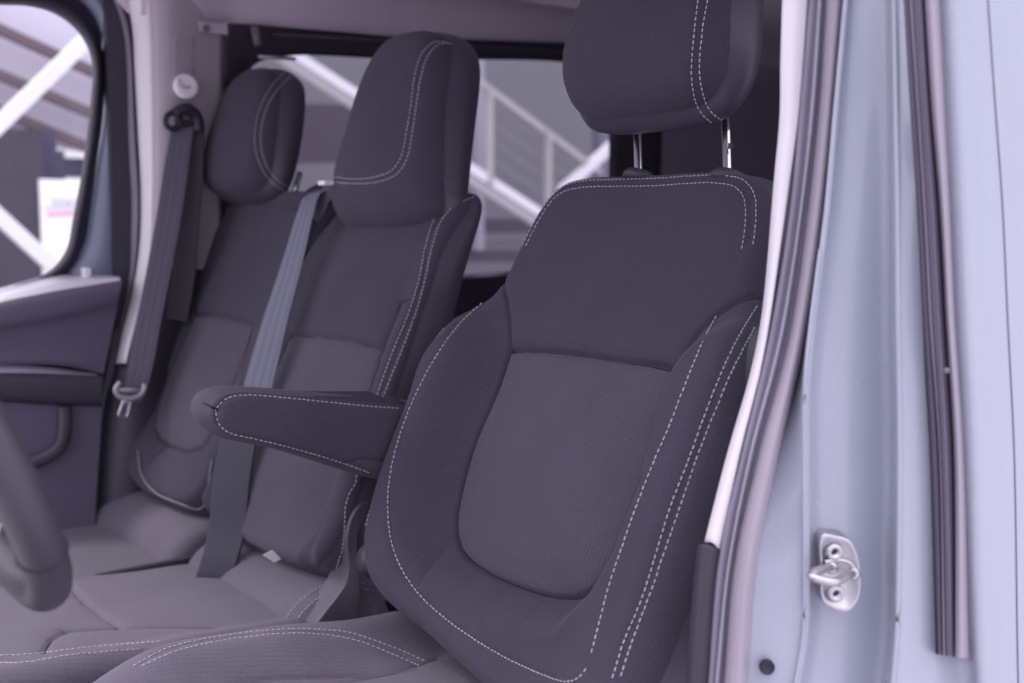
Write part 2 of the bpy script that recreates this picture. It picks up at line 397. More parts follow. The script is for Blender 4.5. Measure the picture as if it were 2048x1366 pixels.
# staircase
st = thing('staircase', 'white steel outdoor staircase with sloping handrail seen through the rear side window', 'staircase', (wp(900, 300)[0], YS, 0))
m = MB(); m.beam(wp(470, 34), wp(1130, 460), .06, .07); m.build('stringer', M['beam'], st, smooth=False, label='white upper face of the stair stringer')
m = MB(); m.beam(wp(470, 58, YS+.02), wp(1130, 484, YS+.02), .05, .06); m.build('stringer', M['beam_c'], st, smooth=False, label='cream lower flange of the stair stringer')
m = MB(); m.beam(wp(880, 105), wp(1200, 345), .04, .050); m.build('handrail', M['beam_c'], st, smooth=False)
for px, y0, y1, q in ((979, 175, 375, 'beam_c'), (1096, 262, 450, 'beam_c')):
    m = MB(); m.beam(wp(px, y0, YS+.021), wp(px, y1, YS+.021), .06, .035, (1, 0, 0)); m.build('post', M[q], st, smooth=False)
for k in range(1, 5):
    m = MB(); m.beam(wp(985, 175+k*36, YS-.02), wp(1200, 336+k*32, YS-.02), .012, .014); m.build('rail_wire', M['rail'], st, smooth=False)
m = MB(); m.beam(wp(1120, 385), wp(1250, 268), .06, .08); tag(m.build('steel_brace', M['beam'], smooth=False), 'short white diagonal brace rising right beside the staircase foot', 'brace')
m = MB(); m.beam(wp(957, 60, -6.5), wp(957, 500, -6.5), .07, .07, (1, 0, 0)); tag(m.build('steel_column', mat('lavender steel', (.34, .32, .39), .5), smooth=False), 'pale lavender steel column standing behind the stair handrail', 'column')
m = MB(); m.beam(wp(1200, 60, -6.5), wp(1200, 500, -6.5), .10, .10, (1, 0, 0)); tag(m.build('steel_column', mat('slate steel', (.16, .15, .22), .6), smooth=False), 'slate blue steel column near the front seat headrest, at the right of the rear side window', 'column')
m = MB(); a = wp(590, 268, -6.6); b = wp(700, 268, -6.6); m.beam(a+(a-b)*2, b, .25, .42); tag(m.build('dark_awning', M['wall_dark'], smooth=False), 'dark band of awning seen low between the two passenger headrests', 'awning')
m = MB(); m.beam(wp(900, 452, -6.6), wp(1300, 452, -6.6), .1, .12); m.beam(wp(900, 512, -6.6), wp(1300, 512, -6.6), .1, .10)
tag(m.build('dark_ledge', M['wall_dark'], smooth=False), 'dark ledges along the foot of the grey building wall', 'ledge')
# canopy seen through the passenger window
cn = thing('canopy', 'lavender sheet canopy with brown rafters seen through the passenger window', 'canopy', (wp(80, 150, -5)[0], -5, 0))
m = MB(); P4 = [wp(-260, -230, -5.3), wp(330, -60, -5.3), wp(330, 330, -5.3), wp(-260, 230, -5.3)]
m.add(P4+[p+np.array((0, -.06, 0)) for p in P4], [(0, 1, 2, 3), (7, 6, 5, 4), (0, 4, 5, 1), (1, 5, 6, 2), (2, 6, 7, 3), (3, 7, 4, 0)])
m.build('roof_sheet', M['panel'], cn, smooth=False)
for (x0, y0), (x1, y1) in (((-120, 5), (320, 205)), ((-120, 100), (320, 285)), ((-120, 172), (320, 355))):
    m = MB(); m.beam(wp(x0, y0, -5.2), wp(x1, y1, -5.2), .06, .05); m.build('rafter', M['beam_b'], cn, smooth=False)
m = MB(); m.beam(wp(-60, 305, -4.6), wp(250, 5, -4.6), .05, .068); tag(m.build('steel_strut', M['beam'], smooth=False), 'white steel strut rising to the right across the top of the passenger window', 'strut', 'white steel struts outside the passenger window')
m = MB(); m.beam(wp(-60, 380, -4.6), wp(190, 610, -4.6), .05, .068); tag(m.build('steel_strut', M['beam'], smooth=False), 'white steel strut falling to the right across the bottom of the passenger window', 'strut', 'white steel struts outside the passenger window')
m = MB(); a = wp(-300, 700, -5.0); b = wp(72, 262, -5.0); m.box(((a[0]+b[0])/2, -5.0, b[2]/2), (abs(a[0]-b[0])/2, .1, b[2]/2)); tag(m.build('dark_hut', mat('plum cladding', (.075, .06, .082), .8, var=.15), smooth=False), 'dark plum clad hut wall left of the white sign', 'hut')
m = MB(); m.box(wp(82, 300, -5.15)-np.array((0, 0, 0)), (.06, .06, .10)); m.box(wp(82, 340, -5.15), (.10, .07, .10)); m.box(wp(120, 335, -5.3), (.12, .05, .05)); tag(m.build('stacked_crates', mat('slate crate', (.08, .07, .12), .7), smooth=False), 'small blurred slate blue crates above the white sign', 'crate')
sg = thing('notice_board', 'white notice board with a pink line and grey capitals outside the passenger window', 'sign', (wp(110, 450, -4.9)[0], -4.9, 0))
a = wp(76, 358, -4.9); b = wp(240, 640, -4.9)
m = MB(); m.box(((a[0]+b[0])/2, -4.9, (a[2]+b[2])/2), (abs(a[0]-b[0])/2, .02, abs(a[2]-b[2])/2)); m.build('board', mat('white board', (.95, .92, .90), .5), sg, smooth=False)
m = MB(); m.beam(wp(95, 429, -4.875), wp(180, 423, -4.875), .004, .016); m.build('line', mat('pink print', (.80, .40, .55), .6), sg, smooth=False)
m = MB(); m.beam(wp(88, 416, -4.875), wp(180, 411, -4.875), .004, .006); m.build('line', mat('lilac print', (.6, .55, .72), .6), sg, smooth=False)
tx = bpy.data.curves.new('lettering', 'FONT'); tx.body = 'STATI'; tx.size = .050; tx.extrude = .001; tx.space_character = 1.15; to = bpy.data.objects.new('lettering', tx); COL.objects.link(to)
pp = wp(105, 411, -4.874); to.matrix_world = Matrix.Translation(pp) @ Matrix(((-1, 0, 0, 0), (0, 0, 1, 0), (0, 1, 0, 0), (0, 0, 0, 1)))
tx.materials.append(mat('grey print', (.45, .42, .44), .7)); bpy.context.view_layer.update()
mw = to.matrix_world.copy(); tme = bpy.data.meshes.new_from_object(to.evaluated_get(bpy.context.evaluated_depsgraph_get())); mt_ = tx.materials[0]
bpy.data.objects.remove(to); tme.transform(mw)
to = bpy.data.objects.new('lettering', tme); COL.objects.link(to); to.parent = sg; to.matrix_parent_inverse = Matrix.Translation(-sg.location)
if not tme.materials: tme.materials.append(mt_)

#==================================================================== THE VAN SHELL
van = thing('van', 'pale blue grey van with its front door open onto the cab seats', 'van', (0, -.42, 0))
# floor and rear walls of the interior
m = MB(); m.box((-1.0, -.42, .56), (1.9, .86, .02)); m.build('cab_floor', M['black'], van, smooth=False)
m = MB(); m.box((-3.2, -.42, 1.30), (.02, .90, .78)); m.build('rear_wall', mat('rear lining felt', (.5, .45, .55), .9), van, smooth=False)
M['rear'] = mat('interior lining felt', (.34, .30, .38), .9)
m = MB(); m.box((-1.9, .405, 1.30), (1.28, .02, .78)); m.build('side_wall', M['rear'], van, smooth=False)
# the near front door, swung open, stands just ahead of the camera
m = MB(); m.box((1.33, .98, .93), (.045, .47, .42)); nd = m.build('front_door', M['door_plastic'], van, bevel=.02, smooth=False, label='near front door swung open')
m = MB(); m.tube([(1.33, .53, 1.35), (1.33, .56, 1.75), (1.33, .66, 1.88), (1.33, 1.36, 1.90), (1.33, 1.43, 1.84), (1.33, 1.44, 1.35)], .03, k=10); m.build('window_frame', M['paint'], nd)
# roof lining: profile over y, lofted along x with a cross ridge
prof = [(-1.262, 1.885), (-1.255, 1.93), (-1.225, 1.975), (-1.15, 2.01), (-1.0, 2.03), (-.6, 2.04), (-.2, 2.04), (.2, 2.02), (.33, 1.99), (.385, 1.95), (.40, 1.93)]
pr = spl(prof, 70)
xs = np.r_[np.linspace(-3.2, -.3, 60), np.linspace(-.29, .72, 80)]
def dz(x): return .014*math.exp(-((x+.10)/.05)**2) + .02*sstep(.25, .8, np.array([x]))[0]
def dw(x): return .03*sstep(-.16, -.04, np.array([x]))[0]      # wall trim steps in ahead of the pillar
def ze(x): return np.interp(x, [-1.5, -1.107, -.575, -.19, .06, .13, .4], [1.99, 1.98, 1.942, 1.931, 1.918, 1.985, 2.01])
G = np.array([[(x, y + (dw(x) if y < -1.1 and x < .05 else 0), z + (ze(x)-1.885)*sstep(-1.05, -1.25, np.array([y]))[0] + (0 if x < .06 else 0) - dz(x)*(1 if y > -1.2 else .3)) for y, z in pr] for x in xs])
m = MB(); m.grid(G); m.build('roof_lining', M['lining'], van, solid=.004)

# far side wall with the rear side window
Yw = -1.27
def ringband(name, inner, outer, yi, yo, m_, parent, n=140, sub=1):
    a = spl(inner, n, True); b = spl(outer, n, True)
    a = np.vstack([a, a[:1]]); b = np.vstack([b, b[:1]])
    mb = MB(); rows = []
    for t in np.linspace(0, 1, 8):
        x = a*(1-t)+b*t; rows.append([(p[0], yi*(1-t)+yo*t+.006*math.sin(math.pi*t), p[1]) for p in x])
    mb.grid(np.array(rows)); return mb.build(name, m_, parent, solid=.004)
win_in = [(-.20, 1.79), (-.225, 1.850), (-.293, 1.877), (-.613, 1.899), (-1.157, 1.937), (-1.27, 1.92), (-1.30, 1.84), (-1.30, 1.5), (-1.28, 1.40), (-1.20, 1.375), (-.7, 1.375), (-.3, 1.375), (-.22, 1.41), (-.20, 1.48)]
win_out = [(-.135, 1.79), (-.15, 1.93), (-.27, 1.965), (-.7, 1.99), (-1.1, 2.025), (-1.40, 2.03), (-1.46, 1.86), (-1.46, 1.5), (-1.46, 1.30), (-1.20, 1.27), (-.7, 1.27), (-.3, 1.27), (-.15, 1.28), (-.135, 1.48)]
sw = ringband('rear_window', win_in, win_out, -1.31, -1.262, M['plastic'], van)
gl = spl([(x*1.0, z) for x, z in win_in], 60, True)
m = MB(); V = [(x+(-.75-x)*-.01, -1.312, z) for x, z in gl]; m.add(V, [tuple(range(60))]); m.build('pane', M['tint'], sw, smooth=False)
m = MB(); m.beam((-.25, -1.262, 1.915), (-1.15, -1.262, 1.962), .010, .006); m.build('window_rail', M['plastic'], sw)
m = MB(); m.tube([(-.20, -1.245, 1.925), (-.205, -1.24, 1.885)], .009); m.build('hinge', M['plastic_grey'], sw)
m = MB(); m.tube([(-.21, -1.25, 1.862), (-.30, -1.25, 1.865)], .004); m.build('hinge', M['silver'], sw)
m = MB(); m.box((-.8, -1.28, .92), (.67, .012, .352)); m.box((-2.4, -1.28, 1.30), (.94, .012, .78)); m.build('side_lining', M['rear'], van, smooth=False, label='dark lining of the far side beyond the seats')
m = MB(); m.beam((-.70, -1.235, 1.372), (-1.2, -1.235, 1.384), .03, .012); m.build('window_sill', M['silver'], van)

m = MB(); m.box((-.02, -1.30, 1.27), (.125, .022, .73)); m.build('pillar_core', M['plastic'], van, smooth=False)
m = MB(); m.box((.75, -1.345, .97), (.70, .008, .40)); m.build('door_core', M['plastic'], van, smooth=False)
# passenger pillar trim (far side)
L = lambda pts, y: [onY(px, py, y) for px, py in pts]
pil_l = [(245, -60), (266, 60), (270, 130), (276, 250), (283, 400), (279, 500), (266, 580), (246, 660), (232, 727)]
pil_c = [(296, -60), (302, 60), (304, 130), (306, 250), (305, 400), (301, 500), (288, 580), (268, 660), (252, 727)]
pil_m = [(330, -60), (334, 60), (336, 130), (336, 250), (334, 400), (330, 500), (320, 600), (306, 680), (292, 740)]
pil_r = [(446, -60), (444, 60), (444, 130), (444, 250), (442, 400), (442, 500), (440, 600), (440, 680), (440, 740)]
fp = band('pillar_trim', [L(pil_l, -1.262), L(pil_c, -1.225)], M['trim'], van, sub=3, solid=.003, label='cream front edge of the far pillar trim')
cut = lambda P_, y1: [p for p in P_ if p[1] <= y1]
band('pillar_trim', [L(cut(pil_c, 500)+[(300, 520)], -1.2255), L(cut(pil_m, 500)+[(328, 530)], -1.212), L(cut(pil_r, 500)+[(441, 545)], -1.258)], M['trim_grey'], van, sub=6, solid=.003, label='mauve grey far pillar trim behind the belt')
low_l = [(232, 730), (214, 800), (203, 900), (197, 1000), (190, 1150)]; low_r = [(440, 742), (440, 800), (440, 900), (440, 1000), (440, 1150)]; low_c = [(262, 735), (256, 800), (250, 900), (246, 1000), (240, 1150)]
band('lower_pillar_trim', [L([(301, 519), (288, 580), (268, 660), (252, 727), (246, 760)], -1.2258), L([(330, 531), (322, 600), (306, 680), (292, 740), (288, 770)], -1.213), L([(442, 546), (441, 600), (440, 680), (440, 740), (440, 770)], -1.259)], M['plastic'], van, sub=5, solid=.003)
band('lower_pillar_trim', [L(low_l, -1.262), L(low_c, -1.21), L(low_r, -1.25)], M['plastic'], van, sub=5, solid=.003)
# slot, button, screw
m = MB(); m.tube([onY(*p, -1.205) for p in [(349, 150), (349, 80), (352, 70), (360, 66), (372, 66), (383, 68), (387, 78), (388, 150)]], .0012, k=6)
m.build('belt_height_slot', M['trim_grey'], van)
c = onY(370, 174, -1.212)
m = lathe(c, (.05, 1, .1), [(.0, 0), (.026, 0), (.026, .007), (.024, .010), (.019, .0115), (.012, .0105), (.004, .0102)]); bt = m.build('height_button', M['trim'], van)
m = MB(); m.tube([onY(*p, -1.199) for p in [(359, 158), (358, 166), (363, 173), (372, 176), (380, 173)]], .0022, k=6); m.build('finger_grip', M['trim_grey'], bt)
c = onY(412, 57, -1.222); lathe(c, (0, 1, 0), [(.0, 0), (.0075, 0), (.0075, .004), (.003, .005), (.0029, .003)]).build('screw', M['plastic_grey'], van)
m = MB(); a = onY(398, 42, -1.226); b = onY(455, 70, -1.226); m.box((a+b)/2, (abs(a[0]-b[0])/2, .003, abs(a[2]-b[2])/2)); m.build('bracket', M['trim_grey'], van, bevel=.002, smooth=False)

# passenger door with window
b0 = [(-160, 8), (-60, 8), (0, 10), (60, 13), (110, 28), (150, 58), (175, 95), (185, 140), (181, 200), (171, 290), (157, 380), (145, 440), (134, 495), (110, 532), (80, 552), (40, 564), (0, 577), (-80, 600), (-160, 620)]
b1 = [(-160, -22), (-60, -22), (0, -20), (80, -17), (140, 2), (180, 40), (203, 90), (209, 150), (204, 250), (191, 330), (178, 420), (166, 480), (155, 520), (130, 548), (95, 562), (45, 574), (0, 587), (-80, 610), (-160, 630)]
dr = M['door_plastic']
def inter(a, b, t, y):
    A = spl(a, 80); B = spl(b, 80); return [onY(*(p*(1-t)+q*t), y) for p, q in zip(A, B)]
door = band('passenger_door', [inter(b0, b1, 0, -1.325), inter(b0, b1, .15, -1.30), inter(b0, b1, .45, -1.285), inter(b0, b1, .8, -1.292), inter(b0, b1, 1, -1.305)], M['black'], van, n=150, sub=5, label='black rubber window surround of the passenger door')
p1 = [(-160, -28), (0, -26), (86, -23), (145, -6), (184, 32), (203, 86), (206, 150), (201, 250), (188, 330), (174, 420), (160, 490), (120, 552)]
p2 = [(-160, -62), (0, -60), (100, -58), (172, -30), (212, 15), (228, 80), (231, 150), (229, 250), (228, 330), (231, 420), (230, 480), (226, 556)]
band('window_frame', [inter(p1, p1, 0, -1.318), inter(p1, p2, .35, -1.300), inter(p1, p2, .8, -1.294), inter(p2, p2, 0, -1.299)], M['paint_dark'], door, n=120, sub=4, label='blue grey painted window frame')
band('frame_edge', [inter(p2, p2, 0, -1.298), [q+np.array((-.008, .004, 0)) for q in inter(p2, p2, 0, -1.298)]], M['paint'], door, n=120, sub=1, solid=.002)
p3 = [(-160, -100), (0, -98), (120, -96), (200, -60), (238, 0), (258, 60), (266, 130), (272, 250), (281, 400), (277, 500), (263, 580), (238, 680), (218, 800), (207, 900), (200, 1000), (196, 1100)]
p2b = [(-160, -64), (0, -62), (102, -60), (174, -32), (214, 13), (231, 80), (234, 150), (232, 250), (231, 330), (234, 420), (233, 480), (240, 560), (225, 680), (205, 800), (196, 900), (190, 1000), (186, 1100)]
band('door_seal', [inter(p2b, p3, 0, -1.305), inter(p2b, p3, .3, -1.283), inter(p2b, p3, .55, -1.290), inter(p2b, p3, .62, -1.278), inter(p2b, p3, .85, -1.262), inter(p2b, p3, 1, -1.272)], M['seal'], van, n=150, sub=4, label='dark weatherstrip round the passenger door opening')
a = spl(b0, 60); m = MB(); V = [onY(x, y, -1.322) for x, y in a]; m.add(V, [tuple(range(len(V)))]); m.build('door_glass', M['glass'], door, smooth=False)
band('frame_back', [inter(b1, b1, 0, -1.312), inter(b1, p3, .6, -1.318), inter(p3, p3, 0, -1.312)], M['black'], door, sub=3, n=120)
# door panel
def R_(pts, y): return [onY(px, py, y) for px, py in pts]
band('door_ledge', [R_([(-160, 620), (0, 578), (60, 562), (115, 549), (180, 549), (238, 553)], -1.300), R_([(-160, 650), (0, 605), (60, 592), (115, 581), (180, 570), (242, 560)], -1.205)], M['ledge'], door, sub=1, solid=.004)
band('door_panel', [R_([(-160, 652), (0, 607), (120, 583), (243, 561)], -1.2035), R_([(-160, 658), (0, 613), (120, 590), (243, 567)], -1.198), R_([(-160, 700), (0, 652), (120, 630), (236, 600)], -1.202), R_([(-160, 710), (0, 664), (120, 641), (234, 615)], -1.214),
     R_([(-160, 730), (0, 722), (120, 722), (208, 742)], -1.222), R_([(-160, 733), (0, 729), (120, 731), (207, 748)], -1.205)], dr, door, sub=4)
band('trim_strip', [R_([(-160, 735), (0, 730), (100, 735), (195, 749)], -1.200), R_([(-160, 751), (0, 747), (100, 748), (195, 751)], -1.190)], M['silver'], door, sub=2, solid=.002)
band('door_armrest', [R_([(-160, 752), (0, 748), (100, 749), (206, 752)], -1.192), R_([(-160, 765), (0, 760), (100, 760), (205, 763)], -1.186), R_([(-160, 800), (0, 797), (100, 803), (204, 806)], -1.190), R_([(-160, 806), (0, 803), (100, 809), (203, 812)], -1.215)], M['plastic'], door, sub=4)
band('door_lower_panel', [R_([(-160, 806), (0, 804), (100, 810), (203, 813)], -1.214), R_([(-160, 900), (0, 900), (100, 900), (198, 905)], -1.222), R_([(-160, 1010), (0, 1010), (100, 1010), (190, 1015)], -1.225), R_([(-160, 1200), (0, 1200), (100, 1200), (182, 1200)], -1.225)], dr, door, sub=3)
m = MB(); m.tube(spl([onY(130, 812, -1.205), onY(130, 860, -1.195), onY(120, 895, -1.195), onY(85, 918, -1.205), onY(40, 930, -1.215)], 24), .011, k=12, sq=(1.2, .6), up=(0, 1, 0)); m.build('pull_handle', M['plastic'], door)
m = MB(); m.box(onY(172, 545, -1.27), (.007, .012, .010)); m.build('lock_pin', M['white'], door, bevel=.003, smooth=False)

# ---- near pillar (driver's side), section by section at its own distance from the seat
ext = lambda pts: [(2*pts[0][0]-pts[1][0], 2*pts[0][1]-pts[1][1])] + pts + [(2*pts[-1][0]-pts[-2][0], 2*pts[-1][1]-pts[-2][1])]
def C_(pts, y): return [onY(px, py, y) for px, py in ext(pts)]
tl = [(1565, 0), (1562, 120), (1561, 233), (1551, 350), (1526, 631), (1503, 747), (1457, 907), (1411, 1085)]
tr = [(1614, 0), (1606, 120), (1596, 233), (1580, 350), (1541, 631), (1520, 747), (1480, 907), (1438, 1098)]
def Cn(pts, y): return [onY(px, py, y) for px, py in [(2*pts[0][0]-pts[1][0], 2*pts[0][1]-pts[1][1])] + pts]
M['near_trim'] = mat('off white pillar trim', (.76, .71, .74), .6, bump=(1500, .0001), var=.02)
band('near_pillar_trim', [Cn(tl, .352), Cn([(x*.5+x2*.5, y) for (x, y), (x2, _) in zip(tl, tr)], .362), Cn(tr, .366)], [M['near_trim']], van, sub=4, solid=.003, n=90, label='cream trim strip inside the near door pillar')
# dark lower trim
band('near_lower_trim', [R_([(1398, 1090), (1388, 1180), (1374, 1366), (1364, 1480)], .345), R_([(1411, 1088), (1404, 1180), (1390, 1366), (1380, 1480)], .358), R_([(1440, 1098), (1434, 1180), (1418, 1366), (1408, 1480)], .366)], M['plastic'], van, sub=4, solid=.003)
s0 = [(1612, 0), (1593, 210), (1572, 420), (1532, 673), (1478, 907), (1434, 1110), (1412, 1366)]
s1 = [(1634, 0), (1619, 210), (1597, 420), (1556, 673), (1497, 907), (1453, 1132), (1429, 1366)]
s2 = [(1646, 0), (1632, 210), (1607, 420), (1568, 673), (1508, 907), (1462, 1132), (1440, 1366)]
s3 = [(1652, 0), (1638, 210), (1616, 420), (1578, 673), (1517, 907), (1469, 1132), (1448, 1366)]
s4 = [(1694, 0), (1673, 210), (1652, 420), (1614, 673), (1560, 907), (1515, 1132), (1496, 1366)]
pl_seal = band('near_door_seal', [C_(s0, .356), C_([((a[0]+b[0])/2, a[1]) for a, b in zip(s0, s1)], .3735), C_(s1, .3745)], M['seal'], van, sub=5, n=120, label='grey weatherstrip of the near door opening')
band('seal_lip', [C_(s1, .3745), C_([((a[0]+b[0])/2, a[1]) for a, b in zip(s1, s2)], .3800), C_(s2, .3785)], M['seal_lip'], pl_seal, sub=4, n=120)
band('seal_groove', [C_(s2, .3785), C_([((a[0]+b[0])/2, a[1]) for a, b in zip(s2, s3)], .3775), C_(s3, .3815)], M['seal'], pl_seal, sub=3, n=120)
def mixp(a, b, t): return [((1-t)*p[0]+t*float(np.interp(p[1], [q[1] for q in b], [q[0] for q in b])), p[1]) for p in a]
band('seal_bulb', [C_(s3, .3815), C_(mixp(s3, s4, .2), .394), C_(mixp(s3, s4, .55), .403), C_(mixp(s3, s4, .85), .401), C_(s4, .389)], M['bulb'], pl_seal, sub=4, n=120)
# painted jamb
j1 = [(1690, -20), (1669, 210), (1650, 420), (1622, 640), (1610, 760), (1608, 907), (1608, 1132), (1606, 1270), (1590, 1366)]
j1b = [(x+7, y) for x, y in j1]
jl = [(1690, -20), (1669, 210), (1646, 440), (1608, 673), (1588, 780), (1556, 907), (1511, 1132), (1500, 1250), (1492, 1366)]
j2 = [(1783, -20), (1786, 210), (1788, 420), (1789, 640), (1791, 760), (1793, 907), (1790, 1132), (1786, 1270), (1776, 1366)]
j2b = [(1789, -20), (1792, 210), (1795, 420), (1796, 640), (1798, 760), (1799, 907), (1797, 1132), (1793, 1270), (1785, 1366)]
j3 = [(1806, -20), (1820, 210), (1834, 420), (1845, 640), (1850, 760), (1859, 907), (1866, 1132), (1870, 1270), (1872, 1366)]
jamb = band('door_jamb', [C_(jl, .388), C_(mixp(jl, j1, .5), .404), C_(j1, .420), C_(j1b, .4225), C_(mixp(j1b, j2, .10), .4170), C_(mixp(j1b, j2, .5), .431), C_(mixp(j1b, j2, .90), .447), C_(j2, .468), C_(j2b, .478), C_(mixp(j2b, j3, .5), .484), C_(j3, .490)],
            M['paint'], van, sub=6, n=140)
# crease beads
m = MB(); P = spl(C_(j1, .423), 90); m.tube(P[38:], .0016, k=8); m.build('weld_seam', M['paint'], jamb)
m = MB(); P = spl(C_(j2b, .4795), 90); m.tube(P, .0022, k=8); m.build('panel_fold', M['paint'], jamb)
# outer rubber strip
q = [[(1806, -20), (1820, 210), (1834, 420), (1845, 640), (1859, 907), (1873, 1309)], [(1817, -20), (1833, 210), (1847, 420), (1859, 640), (1878, 907), (1886, 1311)], [(1838, -20), (1852, 210), (1866, 420), (1878, 640), (1893, 907), (1903, 1314)],
     [(1849, -20), (1863, 210), (1880, 420), (1892, 640), (1908, 907), (1911, 1316)], [(1884, -20), (1893, 210), (1903, 420), (1913, 640), (1932, 907), (1942, 1322)]]
def C0(pts, y): return [onY(px, py, y) for px, py in [(2*pts[0][0]-pts[1][0], 2*pts[0][1]-pts[1][1])] + pts]
M['strip'] = mat('slate strip rubber', (.085, .072, .11), .5)
strip = band('rubber_strip', [C0(q[0], .488), C0(mixp(q[0], q[1], .5), .500), C0(q[1], .497), C0(mixp(q[1], q[2], .5), .504), C0(q[2], .498)], M['strip'], van, sub=4, n=90)
def bandp(name, a, b, y, mm, h=.0025): return band(name, [C0(a, y), C0(mixp(a, b, .3), y+h), C0(mixp(a, b, .7), y+h), C0(b, y)], mm, strip, sub=4, n=90)
bandp('strip_face', q[1], q[2], .4985, M['bulb']); bandp('strip_groove', q[2], q[3], .4980, M['strip'], .001); bandp('strip_face', q[3], q[4], .502, M['bulb'], .0045)
lathe(onY(1893, 741, .5135), (1, .6, 0), [(.0, 0), (.0028, 0), (.0024, .0015), (.001, .002)], 12).build('clip', M['plastic_grey'], strip)
o1 = [(1872, -20), (1884, 210), (1895, 420), (1905, 640), (1920, 907), (1934, 1270), (1940, 1366)]
o2 = [(1900, -20), (1912, 210), (1922, 420), (1931, 640), (1945, 907), (1956, 1270), (1960, 1366)]
o3 = [(1972, -20), (1988, 210), (2003, 420), (2013, 640), (2026, 907), (2032, 1270), (2034, 1366)]
o3b = [(x+4, y) for x, y in o3]; o4 = [(x+70, y) for x, y in o3]; o5 = [(x+420, y) for x, y in o3]
band('body_side', [C_(j3, .489), C_(mixp(j3, o1, .7), .493), C_(o1, .500), C_(o2, .514), C_(mixp(o2, o3, .4), .519), C_(o3, .524)], M['paint'], van, sub=5, n=110, label='outer pale paint between the rubber strip and the panel gap')
band('panel_gap', [C_(o3, .5238), C_(o3b, .5243)], mat('lavender shadow gap', (.25, .24, .33), .6), van, sub=1, n=110)
band('side_panel', [C_(o3b, .5250), C_(o4, .532), C_(mixp(o4, o5, .5), .545), C_(o5, .552)], M['paint'], van, sub=4, n=110, label='outer pale paint of the panel behind the gap')
# striker on the jamb
JN = np.array((.62, .785, 0)); JN /= np.linalg.norm(JN); J0 = np.array((.071, .42, 1.18))
def JP(px, py, off=0.):
    v = ray(px, py); return CAM + v*(((J0+JN*off-CAM)@JN)/(v@JN))
pl_px = [(1642, 1068), (1672, 1070), (1697, 1078), (1712, 1105), (1719, 1145), (1717, 1190), (1706, 1212), (1693, 1222), (1660, 1214), (1644, 1200), (1640, 1135)]
m = MB(); A = np.array([JP(*p, .0) for p in spl(pl_px, 70, True)]); c = A.mean(0)
rows = [A-JN*.02, A+JN*.0022, c+(A-c)*.985+JN*.0032, c+(A-c)*.90+JN*.0032, c+(A-c)*.86+JN*.0018, c+(A-c)*.02+JN*.0018]
m.grid(np.array(rows), cv=True); sk = m.build('striker', M['steel'], van)
m = MB(); W_ = spl([JP(1662, 1134, .001), JP(1650, 1137, .012), JP(1625, 1147, .030), JP(1624, 1153, .033), JP(1664, 1164, .036), JP(1676, 1161, .030), JP(1697, 1150, .012), JP(1706, 1146, .001)], 60)
m.tube(W_, .0042, k=12); m.build('striker_loop', M['steel'], sk)
for q_ in ((1662, 1134), (1706, 1146)): lathe(JP(*q_, .001), JN, [(0, 0), (.0062, 0), (.0062, .003), (.004, .0045)], 20).build('loop_collar', M['steel'], sk)
m = MB(); m.tube(spl([JP(1650, 1124, .0030), JP(1672, 1120, .0036), JP(1698, 1125, .0036), JP(1714, 1142, .0030)], 30), .0020, k=8); m.build('pressed_rib', M['steel'], sk)
for px_, py_ in ((1668, 1103), (1671, 1186)):
    lathe(JP(px_, py_, .0015), JN, [(0, 0), (.0080, 0), (.0080, .0025), (.0068, .0042), (.0038, .0044), (.0032, .0022), (.0005, .002)], 24).build('screw', M['steel'], sk)
    lathe(JP(px_, py_, .0040), JN, [(0, 0), (.0030, 0), (.0028, .0004), (.0004, .0004)], 6).build('screw_recess', M['black'], sk)
for px_, py_ in ((1608, 1102), (1809, 230), (1808, 700)): pass
lathe(onY(1534, 1334, .4045)+JN*(-.003), JN, [(0, 0), (.0068, 0), (.0072, .004), (.0066, .0062), (.0054, .0050), (.0006, .0046)], 24).build('plug', M['black'], van)

#==================================================================== DRIVER SEAT
ds = thing('driver_seat', 'nearest charcoal fabric seat with white double stitching and fold down armrest', 'seat', (.1, 0, .58))
ins = [(-.156, .088), (-.08, .0935), (0, .095), (.08, .0935), (.156, .088), (.156, .02), (.162, -.06), (.157, -.12), (.145, -.157), (.117, -.187), (.066, -.200), (0, -.203), (-.066, -.200), (-.117, -.187), (-.145, -.157), (-.157, -.12), (-.162, -.06), (-.156, .02)]
outl_h = [(.0, .354), (.07, .354), (.125, .352), (.165, .343), (.192, .322), (.208, .290), (.218, .250), (.226, .205), (.242, .165), (.262, .125), (.281, .075), (.292, .02), (.295, -.04), (.294, -.10), (.290, -.17), (.284, -.24), (.268, -.30), (.22, -.335), (.12, -.335), (0, -.318)]
outl_l = [(.07, .354), (.125, .352), (.165, .343), (.192, .322), (.208, .290), (.218, .250), (.226, .205), (.242, .165), (.262, .125), (.281, .075), (.292, .02), (.295, -.04), (.292, -.10), (.283, -.155), (.262, -.205), (.228, -.248), (.17, -.280), (.09, -.300)]
outl = outl_h + mirror(outl_l)
seamR = [(.156, .088), (.160, .112), (.171, .142), (.192, .166), (.24, .198)]
centre = ins[4:] + [(-.156, .088), (-.170, .116), (-.196, .155), (-.245, .21), (-.25, .36), (.25, .36), (.25, .205)] + seamR[:0:-1]
